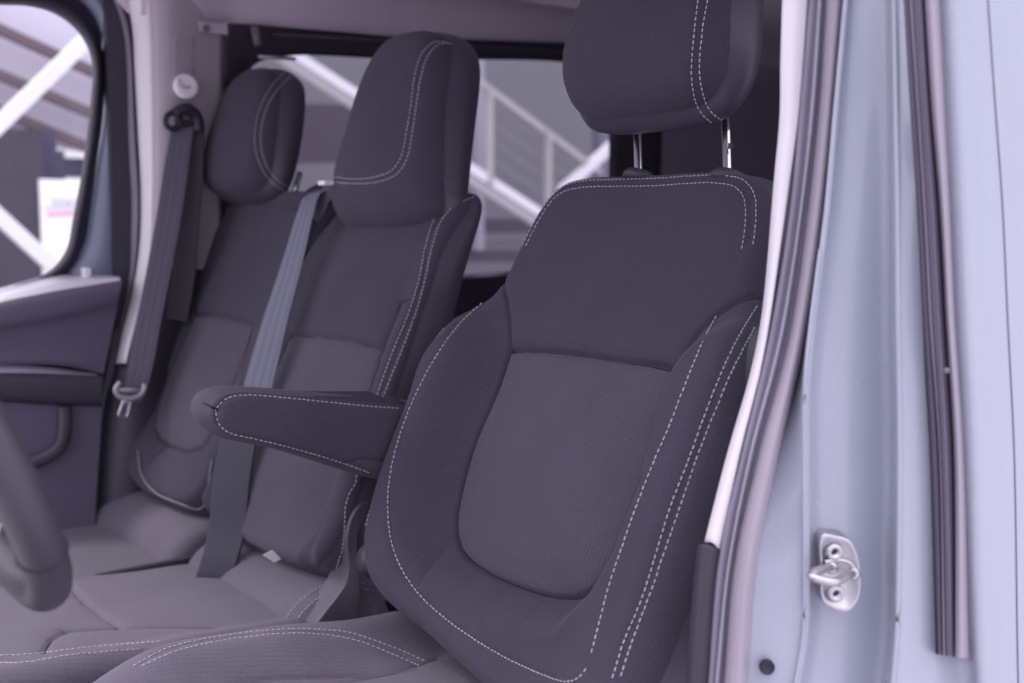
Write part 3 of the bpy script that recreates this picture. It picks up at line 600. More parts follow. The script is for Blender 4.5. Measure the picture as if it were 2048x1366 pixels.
def base_driver(P):
    d = np.where(inside(P, centre), 0, seg_dist(P, centre, True))
    v = P[:, 1]; amp = .066*np.where(P[:, 0] > 0, sstep(.24, .05, v), sstep(.22, .02, v))*(1-.55*sstep(-.17, -.26, v)*sstep(.22, .08, np.abs(P[:, 0])))
    b = amp*np.where(P[:, 0] > 0, sstep(.0, .060, d), sstep(.0, .078, d))
    b -= .030*sstep(.245, .30, np.abs(P[:, 0]))*sstep(.2, 0, v)          # falls to the outer seam
    b += .006*np.cos(np.clip(P[:, 0]/.16, -1, 1)*math.pi/2)*sstep(.09, .06, v)*sstep(-.2, -.15, v)   # insert is full
    b -= .006*np.clip(1-(P[:, 0]/.16)**2, 0, 1)*sstep(.1, .3, v)
    return b
seamL = [(-.156, .088), (-.170, .116), (-.196, .155), (-.240, .205)]
drv = Pad(*frame(0), outl, (-.12, .17), R=.022, depth=.105, bulge=.010, no=820, nt=150, base=base_driver, pillow=.003,
          seams=[(ins+[ins[0]], .0070, .0026), (seamL, .0045, .0020), (seamR, .0045, .0020)])
stL = drv.pix([(1000, 577), (940, 625), (880, 700), (836, 780), (803, 860), (780, 950), (776, 1040), (790, 1110), (830, 1180), (900, 1245), (1000, 1310), (1110, 1358)])
stRi = drv.pix([(1433, 631), (1399, 700), (1362, 792), (1340, 850), (1300, 943), (1249, 1080), (1215, 1183), (1195, 1261), (1181, 1309), (1166, 1350)])
pA = drv.pix([(1514, 612), (1474, 679), (1433, 768), (1403, 847), (1382, 907), (1342, 1010), (1280, 1207), (1249, 1278), (1222, 1366)])
pB = drv.pix([(1508, 655), (1461, 748), (1433, 816), (1403, 890), (1390, 925), (1348, 1045), (1297, 1196), (1262, 1290), (1238, 1366)])
print('pA', np.round(pA, 3).tolist()); print('pB', np.round(pB, 3).tolist())
stTop2 = drv.pix([(1140, 366), (1185, 355), (1250, 353), (1350, 355), (1440, 360), (1485, 378), (1513, 415), (1528, 470)])
diagL = drv.pix([(888, 1100), (862, 1132), (838, 1170)])
loopL = list(stL) + [(.165, -.262)]
crest = [tuple(p) for p in stL[:9]]
kf = np.polyfit(stRi[:, 1], stRi[:, 0], 3); vv = np.linspace(stRi[0, 1], stRi[-1, 1], 14); stRi = np.stack([np.polyval(kf, vv), vv], 1)
for P_ in (pA, pB): kf = np.polyfit(P_[:, 1], P_[:, 0], 3); P_[:, 0] = np.polyval(kf, P_[:, 1])
print('stL', np.round(stL, 3).tolist()); print('stRi', np.round(stRi, 3).tolist()); print('top', np.round(stTop2, 3).tolist())
# outer pair follows the outline; give it a groove
def inset(poly, a): 
    B = spl(poly, 400, True); N = np.roll(B, -1, 0)-np.roll(B, 1, 0); N = np.stack([N[:, 1], -N[:, 0]], 1); N /= np.linalg.norm(N, axis=1)[:, None]
    ar = .5*np.sum(B[:, 0]*np.roll(B[:, 1], -1)-np.roll(B[:, 0], -1)*B[:, 1])
    return B - N*a*(1 if ar > 0 else -1)
def part_of(B, cond): 
    k = [i for i in range(len(B)) if cond(B[i])]
    # rotate so that the run is contiguous
    ks = set(k); st_ = [i for i in k if (i-1) % len(B) not in ks][0]; r_ = []
    i = st_
    while i in ks and len(r_) < len(B): r_.append(B[i]); i = (i+1) % len(B)
    return np.array(r_)
e1 = inset(outl, .0105); e2 = inset(outl, .0225); em = inset(outl, .0165)
right = lambda p: p[0] > .05 and p[1] < .155 and p[1] > -.285
groR = (spl(pA, 60)+spl(pB, 60))/2; groL = part_of(em, lambda p: p[0] < -.05 and p[1] < .155 and p[1] > -.24)
topc = lambda p: p[1] > .24
groT = part_of(em, topc)
drv.seams += [(groR[::3], .0020, .0022), (groL[::6], .0018, .0022), (groT[::6], .0016, .0022), (diagL, .0022, .003), (np.array(stL), .0012, .0020)]
side_reg = lambda C: ~inside(C, em[::3])
bk = drv.build(ds, 'backrest', M['fabric'], [('centre_panel', np.array(ins), M['insert']), ('side_panel', 'side', M['vinyl'])])
def seamline(pad, parent, rows, r=.0011, lift=.0002):
    for q_ in rows:
        uv = spl(q_, max(40, len(q_))) if len(q_) > 2 else np.array(q_, float)
        uv = spl(uv, 90); P = pad.to3(uv, pad.height(uv)+lift); m = MB(); m.tube(P, r, k=6, up=pad.N, sq=(1, .6)); m.build('seam', M['seam'], parent)
def cast(pad, px, n=90, lift=.0006):
    P = []
    for x, y in spl(px, n):
        v = Vector(ray(x, y)).normalized(); h = pad.bvh.ray_cast(Vector(CAM), v)
        if h[0] is not None: P.append(np.array(h[0])+np.array(h[1]*(1 if h[1].dot(v) < 0 else -1))*lift)
    P = np.array(P)
    if len(P) < 4: return P
    for _ in range(3): P[1:-1] = .25*P[:-2]+.5*P[1:-1]+.25*P[2:]
    return P
def sewpx(pad, parent, rows, r=.0008, m_='thread', step=.0070, ln=.0047):
    for px in rows:
        P = cast(pad, px)
        if len(P) < 4: print('no cast', px[:2]); continue
        L3 = np.r_[0, np.cumsum(np.linalg.norm(np.diff(P, axis=0), axis=1))]
        k = 1+int(np.argmax(np.diff(L3))) if np.max(np.diff(L3)) > .03 else len(P)     # stop where the row leaves the surface
        P, L3 = (P[:k], L3[:k]) if k > len(P)/2 else (P[k:], L3[k:]-L3[k])
        th = MB(); dash(th, P, L3, step, ln, r, -DV); th.build('stitching', M[m_], parent)
def sew(pad, parent, rows, r=.0008, m_='thread', **kw):
    for q_ in rows:
        th = MB(); pad.stitch(th, q_, r=r, **kw); th.build('stitching', M[m_], parent)
XL = [(1000, 577), (940, 625), (880, 700), (836, 780), (803, 860), (780, 950), (776, 1040), (790, 1110), (830, 1180), (900, 1245), (1000, 1310), (1100, 1356), (1135, 1366), (1160, 1358), (1176, 1330)]
XR = [(1433, 631), (1399, 700), (1362, 792), (1340, 850), (1300, 943), (1249, 1080), (1215, 1183), (1195, 1261), (1181, 1315)]
XA = [(1514, 612), (1474, 679), (1433, 768), (1403, 847), (1382, 907), (1342, 1010), (1280, 1207), (1249, 1278), (1222, 1366)]
XB = [(1508, 655), (1461, 748), (1433, 816), (1403, 890), (1390, 925), (1348, 1050), (1297, 1196), (1262, 1290), (1238, 1366)]
seamline(drv, bk, [ins[4:]+[(-.156, .088)], ins[:5], seamL, seamR])
sewpx(drv, bk, [XL, XR, XA, XB])
sew(drv, bk, [part_of(e1, topc), part_of(e2, topc), part_of(e1, lambda p: p[0] < -.05 and p[1] < .10 and p[1] > -.20)], r=.0007)

def headrest(parent, O, deg, outline, spine, depth, base, seams, stit, R=.03, thread='thread', bulge=.012, sidefn=None, no=420, nt=80):
    U = (0, 1, 0); t = math.radians(deg); V = (-math.sin(t), 0, math.cos(t)); N = (math.cos(t), 0, math.sin(t))
    p = Pad(O, U, V, N, outline, spine, R=R, depth=depth, bulge=bulge, no=no, nt=nt, base=base, seams=seams, pillow=.0)
    return p
# headrest: front face rounded, seen from below the top of the frame
hO = (-.125, 0, 1.750)
hr_h = [(0, .14), (.06, .138), (.09, .125), (.110, .095), (.126, .05), (.137, .0), (.140, -.04), (.134, -.070), (.112, -.096), (.07, -.106), (0, -.108)]
hr_out = hr_h + mirror(hr_h[1:-1])
def base_head(P):
    return .020*(1-(P[:, 0]/.14)**2) + .016*(1-(np.clip(P[:, 1]+.0, -.12, .12)/.12)**2) - .018*sstep(.0, -.12, P[:, 1])
hp = headrest(ds, hO, 16, hr_out, (-.03, .03), .085, base_head, [], None, R=.030)
hA = hp.pix([(1396, 0), (1388, 70), (1383, 140), (1386, 180), (1396, 215), (1414, 238), (1440, 252), (1476, 266)])
hB = hp.pix([(1415, 0), (1404, 70), (1399, 140), (1404, 180), (1415, 212), (1432, 232), (1455, 245), (1486, 256)])
hC = part_of(inset(hr_out, .005), lambda p: p[0] < -.06 and p[1] > -.085)
print('hA', np.round(hA, 3).tolist())
hp.seams = [((hA+hB)/2, .0020, .0024)]
hb = hp.build(ds, 'headrest', M['fabric'], [('side_panel', 'side', M['vinyl'])])
sewpx(hp, hb, [[(1396, 0), (1388, 70), (1383, 140), (1386, 180), (1396, 215), (1414, 238), (1440, 252), (1476, 266)], [(1415, 0), (1404, 70), (1399, 140), (1404, 180), (1415, 212), (1432, 232), (1455, 245), (1486, 256)]], r=.0009)
sew(hp, hb, [hC], r=.0008)
# posts
def post(parent, px, yv, ytop, ybot, x0, r=.0058):
    a = onX(px, ytop, x0-.012); b = onX(px+2, ybot, x0)
    q = MB(); d = (b-a); q.tube([a-d*.6, a, (a+b)/2, b, b+d*.15], r, k=16); return q.build('headrest_post', M['chrome'], parent)
for px in (1275, 1453):
    p_ = post(ds, px, 0, 268, 338, -.165)
    c = onX(px+1, 342, -.160)
    lathe(c+np.array((0, 0, -.012)), (-.3, 0, 1), [(0, 0), (.022, 0), (.021, .008), (.017, .012), (.007, .013)], 24).build('post_guide', M['plastic'], ds)
m = MB(); m.box(onX(1461, 292, -.165), (.002, .0022, .0035)); m.build('post_notch', M['black'], ds, smooth=False)

# driver cushion
cO = (.33, 0, .925)
cu_h = [(0, .30), (.10, .30), (.19, .285), (.240, .25), (.270, .18), (.286, .08), (.292, -.02), (.291, -.12), (.288, -.22), (.270, -.28), (.20, -.30), (0, -.30)]
cu_out = cu_h + mirror(cu_h[1:-1])
def base_cush(P):
    u = np.abs(P[:, 0]); v = P[:, 1]
    b = .052*sstep(.150, .245, u)*sstep(.30, .08, v)*(1-.30*sstep(-.02, -.2, v))
    b += .010*(1-(np.clip(u, 0, .16)/.16)**2)
    b += .016*sstep(-.2, .2, v) - .012*sstep(.2, .3, v)
    return b
cu = Pad(cO, (0, 1, 0), (1, 0, 0), (0, 0, 1), cu_out, (-.1, .12), R=.035, depth=.12, bulge=.006, no=560, nt=110, base=base_cush, pillow=.002)
c1 = cu.pix([(267, 1332), (328, 1299), (410, 1278), (513, 1263), (598, 1258), (697, 1265), (737, 1277), (805, 1302), (856, 1326)])
c2 = cu.pix([(284, 1332), (340, 1307), (415, 1287), (513, 1272), (598, 1267), (690, 1275), (730, 1287), (795, 1313), (840, 1333)])
c3 = cu.pix([(716, 1246), (755, 1234), (785, 1217), (806, 1200)])
sm = cu.pix([(480, 1366), (560, 1355), (697, 1348), (780, 1346), (830, 1338)])
print('c1', np.round(c1, 3).tolist()); print('c3', np.round(c3, 3).tolist()); print('sm', np.round(sm, 3).tolist())
cin = [(-.150, .25), (-.155, .10), (-.155, -.10), (-.150, -.2), (.150, -.2), (.155, -.1), (.155, .1), (.15, .25)]
cu.seams = [((c1+c2)/2, .0018, .0024), (sm, .004, .003), ([(-.150, .27), (-.155, .10), (-.155, -.10), (-.150, -.24)], .004, .003), ([(.150, .27), (.155, .10), (.155, -.10), (.150, -.24)], .004, .003)]
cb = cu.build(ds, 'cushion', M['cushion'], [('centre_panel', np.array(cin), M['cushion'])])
sewpx(cu, cb, [[(267, 1332), (328, 1299), (410, 1278), (513, 1263), (598, 1258), (697, 1265), (737, 1277), (805, 1302), (856, 1326)], [(284, 1332), (340, 1307), (415, 1287), (513, 1272), (598, 1267), (690, 1275), (730, 1287), (795, 1313), (840, 1333)]])
sew(cu, cb, [part_of(inset(cu_out, .004), lambda p: p[0] < -.2 and -.27 < p[1] < -.10)])

# armrest (inboard side of the driver seat)
ya = -.275                                       # its face towards the driver
def AR(px, py): p = onY(px, py, ya); return (p[0], p[2])
ar_px = [(424, 830), (429, 808), (443, 794), (472, 786), (560, 789), (660, 798), (790, 810), (850, 817), (868, 850), (862, 920), (820, 962), (752, 955), (700, 940), (640, 920), (560, 897), (500, 885), (462, 875), (437, 856)]
ar = np.array([AR(*p) for p in ar_px])
# frame: U = -x (towards the seat back), V = z, N = +y
arp = Pad((0, ya, 0), (-1, 0, 0), (0, 0, 1), (0, 1, 0), [(-x, z) for x, z in ar], (1.265, 1.285, -.2), R=.012, depth=.062, bulge=.002, no=520, nt=70,
          base=lambda P: .000+0*P[:, 0])
B_ = np.array([(-x, z) for x, z in ar])
def ring_cushion(B, S0, S1):
    pass
class APad(Pad):
    pass
def to_spine(B):  # spine along u for the long armrest
    return np.stack([np.clip(B[:, 0], B_[:, 0].min()+.05, B_[:, 0].max()-.06), np.interp(B[:, 0], [B_[:, 0].min(), B_[:, 0].max()], [1.287, 1.255])], 1)
st_px = [(800, 817), (740, 813), (660, 805), (560, 795), (500, 791), (460, 796), (440, 812), (436, 832), (444, 852), (466, 868), (510, 878), (580, 895), (660, 918), (720, 938), (750, 950)]
sp_ = np.array([(-AR(*p)[0], AR(*p)[1]) for p in st_px])
_b = Pad.build
def build_arm():
    s = arp; B = s.out; n = len(B); S = to_spine(B)
    ts = np.r_[np.linspace(0, .93, 60), np.linspace(.93, 1, 12)[1:]]
    gro = inset([(-x, z) for x, z in ar], 0)
    Pall = np.concatenate([S+t*(B-S) for t in ts])
    s.seams = [(spl(sp_, 120), .0022, .0020), (spl(np.array([(-AR(*p)[0], AR(*p)[1]) for p in [(404, 808), (420, 815), (438, 821)]]), 20), .004, .002), (spl(np.array([(-AR(*p)[0], AR(*p)[1]) for p in [(700, 930), (718, 921), (745, 921), (790, 926)]]), 30), .0025, .0025)]
    H = s.height(Pall)+.004*(1-np.exp(-seg_dist(Pall, spl(sp_, 120))/.02)); H = H.reshape(len(ts), n)
    V3 = s.to3(Pall, H.ravel()).reshape(len(ts), n, 3)
    N = np.roll(B, -1, 0)-np.roll(B, 1, 0); N = np.stack([N[:, 1], -N[:, 0]], 1); N /= np.linalg.norm(N, axis=1)[:, None]
    ar_ = .5*np.sum(B[:, 0]*np.roll(B[:, 1], -1)-np.roll(B[:, 0], -1)*B[:, 1]); N = N*(1 if ar_ > 0 else -1)
    wb = H[-1]; side = []
    for k in np.linspace(0, 1, 16)[1:]: side.append(s.to3(B+N*.004*math.sin(math.pi*k), wb*(1-k)-.066*k))
    side.append(s.to3(S, np.full(n, -.072)))
    m = MB(); G = np.concatenate([V3, np.array(side)]); 
    if ar_ > 0: G = G[:, ::-1]
    m.grid(G, cv=True); s.bvh = BVHTree.FromPolygons([tuple(map(float, q)) for q in m.V], m.F); return m.build('armrest', M['arm'], ds)
arm = build_arm()
m = MB(); P_ = cast(arp, [(408, 806), (420, 812), (438, 820)], lift=.0001); m.tube(P_, .0010, k=6); m.build('seam', M['seam'], arm)
sew(arp, arm, [sp_]); th = MB()

lathe(onY(762, 1126, -.30), (0, 1, 0), [(0, -.03), (.024, -.03), (.026, -.012), (.023, 0), (.016, .003), (.001, .004)], 36).build('recliner_knob', M['plastic'], ds)
lathe(onY(765, 1150, -.292), (.2, 1, 0), [(.0, -.01), (.014, -.01), (.014, .004), (.010, .006), (.0095, .002), (.001, .001)], 24).build('recliner_bolt', M['steel'], ds)
m = MB(); m.box((.30, 0, .74), (.26, .23, .10)); m.build('seat_base', M['black'], ds, bevel=.02, smooth=False)

#==================================================================== PASSENGER BENCH
pb = thing('passenger_bench', 'two place charcoal passenger bench behind the armrest, with one separate and one built in headrest', 'bench seat', (.1, -.84, .58))
# --- middle place
mO = frame(-.62)
mh_r = [(.0, .352), (.10, .352), (.165, .348), (.176, .340), (.188, .312), (.196, .26), (.204, .20), (.220, .12), (.234, .04), (.240, -.06), (.240, -.16), (.236, -.22), (.215, -.265), (.16, -.290), (0, -.298)]
mh_out = mh_r + mirror([(min(u, .215), v) for u, v in mh_r[1:-1]])
m_ins = [(-.150, .060), (-.07, .068), (0, .068), (.08, .066), (.158, .058), (.158, .0), (.165, -.08), (.168, -.16), (.16, -.24), (.13, -.30), (-.13, -.30), (-.16, -.24), (-.165, -.16), (-.160, -.08), (-.152, 0)]
def base_mid(P):
    d = np.clip(np.abs(P[:, 0])-.162, 0, None); v = P[:, 1]
    b = .022*sstep(0, .05, d)*sstep(.30, .0, v)
    b += .010*(1-(np.clip(P[:, 0], -.16, .16)/.16)**2)*sstep(-.32, -.12, v)
    b += .012*sstep(-.05, -.2, v)*(1-(np.clip(P[:, 0], -.16, .16)/.16)**2)
    b -= .03*sstep(.22, .36, v)
    return b
mid = Pad(*mO, mh_out, (-.15, .2), R=.022, depth=.078, bulge=.008, no=640, nt=110, base=base_mid, pillow=.003)
ms1 = mid.pix(MS1 := [(948, 383), (905, 400), (872, 432), (852, 490), (838, 560), (818, 625), (795, 680), (770, 745), (748, 810)])
ms2 = mid.pix(MS2 := [(948, 394), (912, 410), (884, 440), (864, 495), (850, 560), (832, 625), (808, 690), (782, 755), (760, 810)])
ms3 = mid.pix(MS3 := [(713, 940), (712, 965), (700, 985), (692, 1010), (689, 1050), (684, 1100), (672, 1140), (668, 1165)])
print('ms1', np.round(ms1, 3).tolist()); print('ms3', np.round(ms3, 3).tolist())
mseam = mid.pix([(560, 670), (640, 674), (700, 682), (765, 700)])
m_ins = [(-.152, .060)] + [tuple(p) for p in mseam if -.14 < p[0] < .155] + [(.158, .057)] + m_ins[5:]
mpan = mid.pix([(820, 595), (800, 605), (790, 640), (765, 700), (745, 760), (735, 800)])
mid.seams = [((ms1+ms2)/2, .0022, .0028), (mseam, .004, .003), (mpan, .003, .003), ([(-.152, .06), (-.158, -.05), (-.165, -.16), (-.15, -.27)], .004, .003)]
mb_ = mid.build(pb, 'backrest', M['fabric'], [('centre_panel', np.array(m_ins), M['insert']), ('side_panel', 'side', M['vinyl'])])
mb_['label'] = 'middle backrest with built in headrest and shoulder belt'
seamline(mid, mb_, [mseam, mpan])
sewpx(mid, mb_, [MS1, MS2, MS3], r=.00085)
# --- built in headrest
t_ = math.radians(17); hV = np.array((-math.sin(t_), 0, math.cos(t_))); hN = np.array((math.cos(t_), 0, math.sin(t_)))
mhO = np.array(frame(-.62)[0]) + np.array(frame(0)[2])*.40 + np.array((.030, .009, .016))
ih_r = [(0, .205), (.045, .203), (.08, .190), (.105, .160), (.120, .115), (.131, .06), (.142, .0), (.152, -.05), (.157, -.10), (.125, -.13), (0, -.135)]
ih_out = ih_r + mirror(ih_r[1:-1])
def base_ih(P):
    return .030*(1-(P[:, 0]/.14)**2)+.018*(1-(np.clip(P[:, 1]-.03, -.17, .17)/.17)**2) - .010*sstep(-.07, -.13, P[:, 1])
ih = Pad(mhO, (0, 1, 0), hV, hN, ih_out, (-.06, .12), R=.034, depth=.085, bulge=.010, no=460, nt=90, base=base_ih)
i1 = ih.pix(I1 := [(895, 85), (868, 84), (845, 105), (830, 150), (822, 210), (812, 270), (804, 310), (785, 340), (750, 354), (700, 358), (665, 352)])
i2 = ih.pix(I2 := [(902, 88), (880, 88), (858, 108), (843, 150), (833, 210), (824, 270), (815, 315), (795, 348), (755, 364), (700, 367), (668, 364)])
ife = ih.pix([(930, 345), (890, 362), (860, 380), (838, 400)]); iff = ih.pix([(808, 362), (825, 385), (838, 400), (805, 430)])
print('i1', np.round(i1, 3).tolist())
ih.seams = [((i1+i2)/2, .0022, .0028)]
ihb = ih.build(pb, 'headrest', M['fabric'], [('side_panel', 'side', M['vinyl'])]); ihb['label'] = 'tall built in headrest of the middle place'
sewpx(ih, ihb, [I1, I2], r=.0009)
m = MB(); m.box(onY(652, 366, -.72), (.01, .012, .004)); m.build('guide_clip', M['white'], pb, bevel=.002, smooth=False)

# --- outer place
oO = frame(-1.06)
oh_r = [(.0, .352), (.10, .352), (.155, .345), (.185, .320), (.198, .28), (.205, .21), (.212, .12), (.216, .04), (.218, -.06), (.214, -.16), (.20, -.22), (.18, -.262), (.13, -.290), (0, -.298)]
oh_l = [(.10, .352), (.150, .347), (.180, .325), (.200, .28), (.215, .235), (.232, .18), (.248, .12), (.256, .05), (.254, -.03), (.244, -.11), (.226, -.18), (.192, -.235), (.14, -.275), (.07, -.294)]
oh_out = oh_r + [(-u, v) for u, v in oh_l[::-1]]
o_ins = [(-.140, .070), (-.07, .076), (0, .076), (.07, .074), (.140, .068), (.142, 0), (.145, -.08), (.14, -.14), (.12, -.178), (.07, -.195), (0, -.198), (-.07, -.195), (-.12, -.178), (-.14, -.14), (-.148, -.08), (-.142, 0)]
o_cen = o_ins[4:] + [(-.140, .07), (-.150, .11), (-.165, .16), (-.21, .21), (-.25, .37), (.25, .37), (.21, .2), (.155, .11)]
def base_out(P):
    d = np.where(inside(P, o_cen), 0, seg_dist(P, o_cen, True)); v = P[:, 1]
    b = .034*(.35+.65*sstep(.05, -.05, P[:, 0]))*sstep(.22, .04, v)*sstep(0, .08, d)*(1-.5*sstep(-.17, -.26, v))
    b += .008*np.cos(np.clip(P[:, 0]/.145, -1, 1)*math.pi/2)*sstep(.08, .05, v)*sstep(-.2, -.15, v)
    return b
outp = Pad(*oO, oh_out, (-.12, .18), R=.022, depth=.10, bulge=.008, no=600, nt=110, base=base_out, pillow=.003)
os1 = outp.pix(OS1 := [(383, 560), (350, 600), (325, 650), (306, 700), (296, 760)]); os2 = outp.pix(OS2 := [(378, 545), (340, 592), (315, 645), (299, 695), (290, 750)])
ob = outp.pix(OB := [(276, 900), (283, 950), (310, 985), (350, 1003), (400, 1018), (412, 1005), (418, 960), (424, 920)])
osd = outp.pix([(330, 890), (300, 925)])
oseamL = outp.pix([(390, 627), (388, 590), (384, 550)]); op = outp.pix(OP := [(500, 660), (480, 740), (460, 820)])
outp.seams = [(o_ins+[o_ins[0]], .0048, .003), (ob, .004, .0035), ((os1+os2)/2, .0025, .003), (osd, .003, .003), (oseamL, .003, .0025)]
ob_ = outp.build(pb, 'backrest', M['fabric'], [('centre_panel', np.array(o_ins), M['insert']), ('side_panel', 'side', M['vinyl'])])
ob_['label'] = 'outer backrest next to the far door'
seamline(outp, ob_, [o_ins[:5], o_ins[4:]+[o_ins[0]], oseamL])
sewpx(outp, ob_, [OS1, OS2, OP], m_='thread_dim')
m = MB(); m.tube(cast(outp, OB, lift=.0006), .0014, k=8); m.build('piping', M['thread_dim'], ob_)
m = MB(); Pp = spl(outp.pix([(440, 418), (470, 412), (520, 412), (600, 420)]), 60); m.tube(outp.to3(Pp, outp.height(Pp)+.001), .0018, k=8); m.build('piping', M['fabric'], ob_)
# outer headrest
ohO = np.array(oO[0]) + np.array(oO[2])*.40 + np.array((.045, -.085, .072))
h2_r = [(0, .140), (.045, .136), (.080, .118), (.106, .080), (.124, .025), (.134, -.035), (.133, -.08), (.115, -.112), (.07, -.124), (0, -.127)]
h2_out = h2_r + mirror(h2_r[1:-1])
h2 = Pad(ohO, (0, 1, 0), hV, hN, h2_out, (-.04, .04), R=.032, depth=.08, bulge=.010, no=360, nt=70,
         base=lambda P: .026*(1-(P[:, 0]/.13)**2)+.018*(1-(np.clip(P[:, 1], -.12, .12)/.12)**2))
k1 = h2.pix(K1 := [(572, 142), (545, 170), (522, 210), (510, 260), (512, 305), (528, 345), (552, 372), (585, 388)])
k2 = h2.pix(K2 := [(582, 152), (556, 178), (534, 215), (522, 262), (524, 305), (538, 340), (560, 364), (590, 380)])
print('k1', np.round(k1, 3).tolist())
h2.seams = [((k1+k2)/2, .0025, .003)]
h2b = h2.build(pb, 'headrest', M['fabric'], [('side_panel', 'side', M['vinyl'])]); h2b['label'] = 'separate rounded headrest of the outer place'
sewpx(h2, h2b, [K1, K2], r=.0009)
for px in (505, 583):
    c = onX(px, 404, -.165); q_ = MB(); q_.tube([c+(-.02, 0, .06), c], .006, k=12); q_.build('headrest_post', M['chrome'], pb)
    lathe(c+np.array((.004, 0, -.008)), (-.3, 0, 1), [(0, 0), (.018, 0), (.018, .006), (.014, .012), (.007, .013)], 20).build('post_guide', M['plastic'], pb)
    lathe(onX(px+8, 396, -.15), (1, .5, .2), [(0, 0), (.004, 0), (.003, .003), (.001, .0035)], 12).build('post_button', M['silver'], pb)
m = MB(); m.box(onX(552, 402, -.17), (.004, .022, .005)); m.build('guide_plate', M['plastic_grey'], pb, bevel=.002, smooth=False)

# --- cushions of the bench
def bench_cushion(yc, hw, zt, x0, x1, seams_px, stp, name_, lab, tilt, raised):
    xc = (x0+x1)/2; L_ = (x1-x0)/2
    h = [(0, L_), (hw*.6, L_), (hw*.85, L_*.96), (hw*.97, L_*.85), (hw, L_*.5), (hw, 0), (hw, -L_*.6), (hw*.97, -L_*.92), (hw*.8, -L_), (0, -L_)]
    t = math.radians(tilt); V = (math.cos(t), 0, math.sin(t)); N = (-math.sin(t), 0, math.cos(t))
    def base(P):
        return raised*sstep(hw-.075, hw-.02, P[:, 0]) + .010*(1-(np.clip(P[:, 0], -hw, hw)/hw)**2) - .02*sstep(L_-.10, L_, P[:, 1])
    p = Pad((xc, yc, zt), (0, 1, 0), V, N, h+mirror(h[1:-1]), (-L_+hw, L_-hw) if L_ > hw else (-.02, .02), R=.030, depth=.11, bulge=.004, no=460, nt=90, base=base, pillow=.002)
    sp = [p.pix(q_) for q_ in seams_px]; p.seams = [(q_, .004, .0032) for q_ in sp]
    tp = [p.pix(q_) for q_ in stp]
    print(name_, [np.round(q_, 2).tolist() for q_ in tp[:1]], [np.round(q_, 2).tolist() for q_ in sp[:2]])
    if len(tp) > 1: p.seams.append(((spl(tp[0], 40)+spl(tp[1], 40))/2, .002, .003))
    o = p.build(pb, 'cushion', M['cushion'], [('side_panel', 'side', M['fabric'])]); o['label'] = lab
    seamline(p, o, sp)
    sewpx(p, o, stp, r=.00085)
    return p
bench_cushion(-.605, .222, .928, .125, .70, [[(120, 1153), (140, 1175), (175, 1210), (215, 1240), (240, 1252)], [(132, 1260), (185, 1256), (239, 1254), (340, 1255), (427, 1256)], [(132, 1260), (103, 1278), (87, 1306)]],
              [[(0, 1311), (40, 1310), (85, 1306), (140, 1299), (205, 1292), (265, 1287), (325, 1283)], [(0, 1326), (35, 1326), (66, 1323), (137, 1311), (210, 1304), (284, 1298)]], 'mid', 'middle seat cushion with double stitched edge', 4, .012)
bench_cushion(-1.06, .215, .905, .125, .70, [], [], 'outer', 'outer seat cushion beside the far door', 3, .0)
def roll(y0, y1, xc, zc, r, nm, lab, cap_stitch):
    ys = np.linspace(y0, y1, 60); a = np.linspace(0, 2*math.pi, 48, endpoint=False); G = []
    for y in ys:
        e = min(y-y0, y1-y); rr = r*(1-.30*(1-math.sqrt(max(0, 1-(1-min(e/.035, 1))**2))))
        G.append([(xc+rr*1.25*math.cos(t), y, zc+rr*math.sin(t)) for t in a])
    m = MB(); m.grid(np.array(G), cv=True); m.F.append(tuple(range(48))[::-1]); m.F.append(tuple(59*48+i for i in range(48)))
    o = m.build('lumbar_roll', M['cushion'], pb, label=lab)
    if cap_stitch:
        for yy, s in ((y1-.030, 1.0), (y1-.012, .93)):
            th = MB(); stitch3(th, [(xc+r*1.25*s*math.cos(t)+.0005, yy, zc+r*s*math.sin(t)+.0008) for t in np.linspace(-.2, 2.2, 16)], r=.0009); th.build('stitching', M['thread'], o)
roll(-.815, -.400, .085, .885, .074, 'm', 'rounded rear roll of the middle cushion', True)
roll(-1.275, -.862, .085, .885, .074, 'o', 'rounded rear roll of the outer cushion', False)
m = MB(); stp_ = [onY(157, 1033, -1.262), onY(200, 1043, -1.262), onY(240, 1056, -1.262)]; stitch3(m, stp_, r=.001); m.build('edge_stitching', M['thread_dim'], pb)
m = MB(); m.box((.22, -.842, .885), (.09, .006, .03)); m.build('velcro_flap', M['plastic'], pb, bevel=.003, smooth=False)
m = MB(); q_ = [onY(p[0], p[1], -.50) for p in [(525, 1110), (545, 1100), (562, 1118), (548, 1125)]]; m.add(q_, [(0, 1, 2, 3)]); m.build('care_tag', M['label'], pb, solid=.001, smooth=False)
m = MB(); m.box((.40, -.84, .70), (.28, .42, .10)); m.build('seat_base', M['black'], pb, bevel=.02, smooth=False)
# hinge cover between bench and driver seat
hy = -.375
hc = [(770, 990), (742, 998), (718, 1012), (703, 1035), (694, 1075), (696, 1110), (698, 1140), (690, 1170), (670, 1200), (650, 1225), (628, 1262), (700, 1262), (716, 1225), (722, 1180), (720, 1130), (716, 1090), (722, 1050), (742, 1030), (775, 1020)]
m = MB(); A = spl([onY(*p, hy) for p in hc], 110, True); n_ = len(A); c_ = A.mean(0)
m.grid(np.array([A-(0, .05, 0), A-(0, .006, 0), A+(A-c_)*-.02+(0, 0, 0)]), cv=True)
m.F.append(tuple(range(2*n_, 3*n_))); hcv = m.build('hinge_cover', mat('charcoal plastic', (.085, .076, .10), .42, bump=(1200, .0001)), pb, bevel=.004)

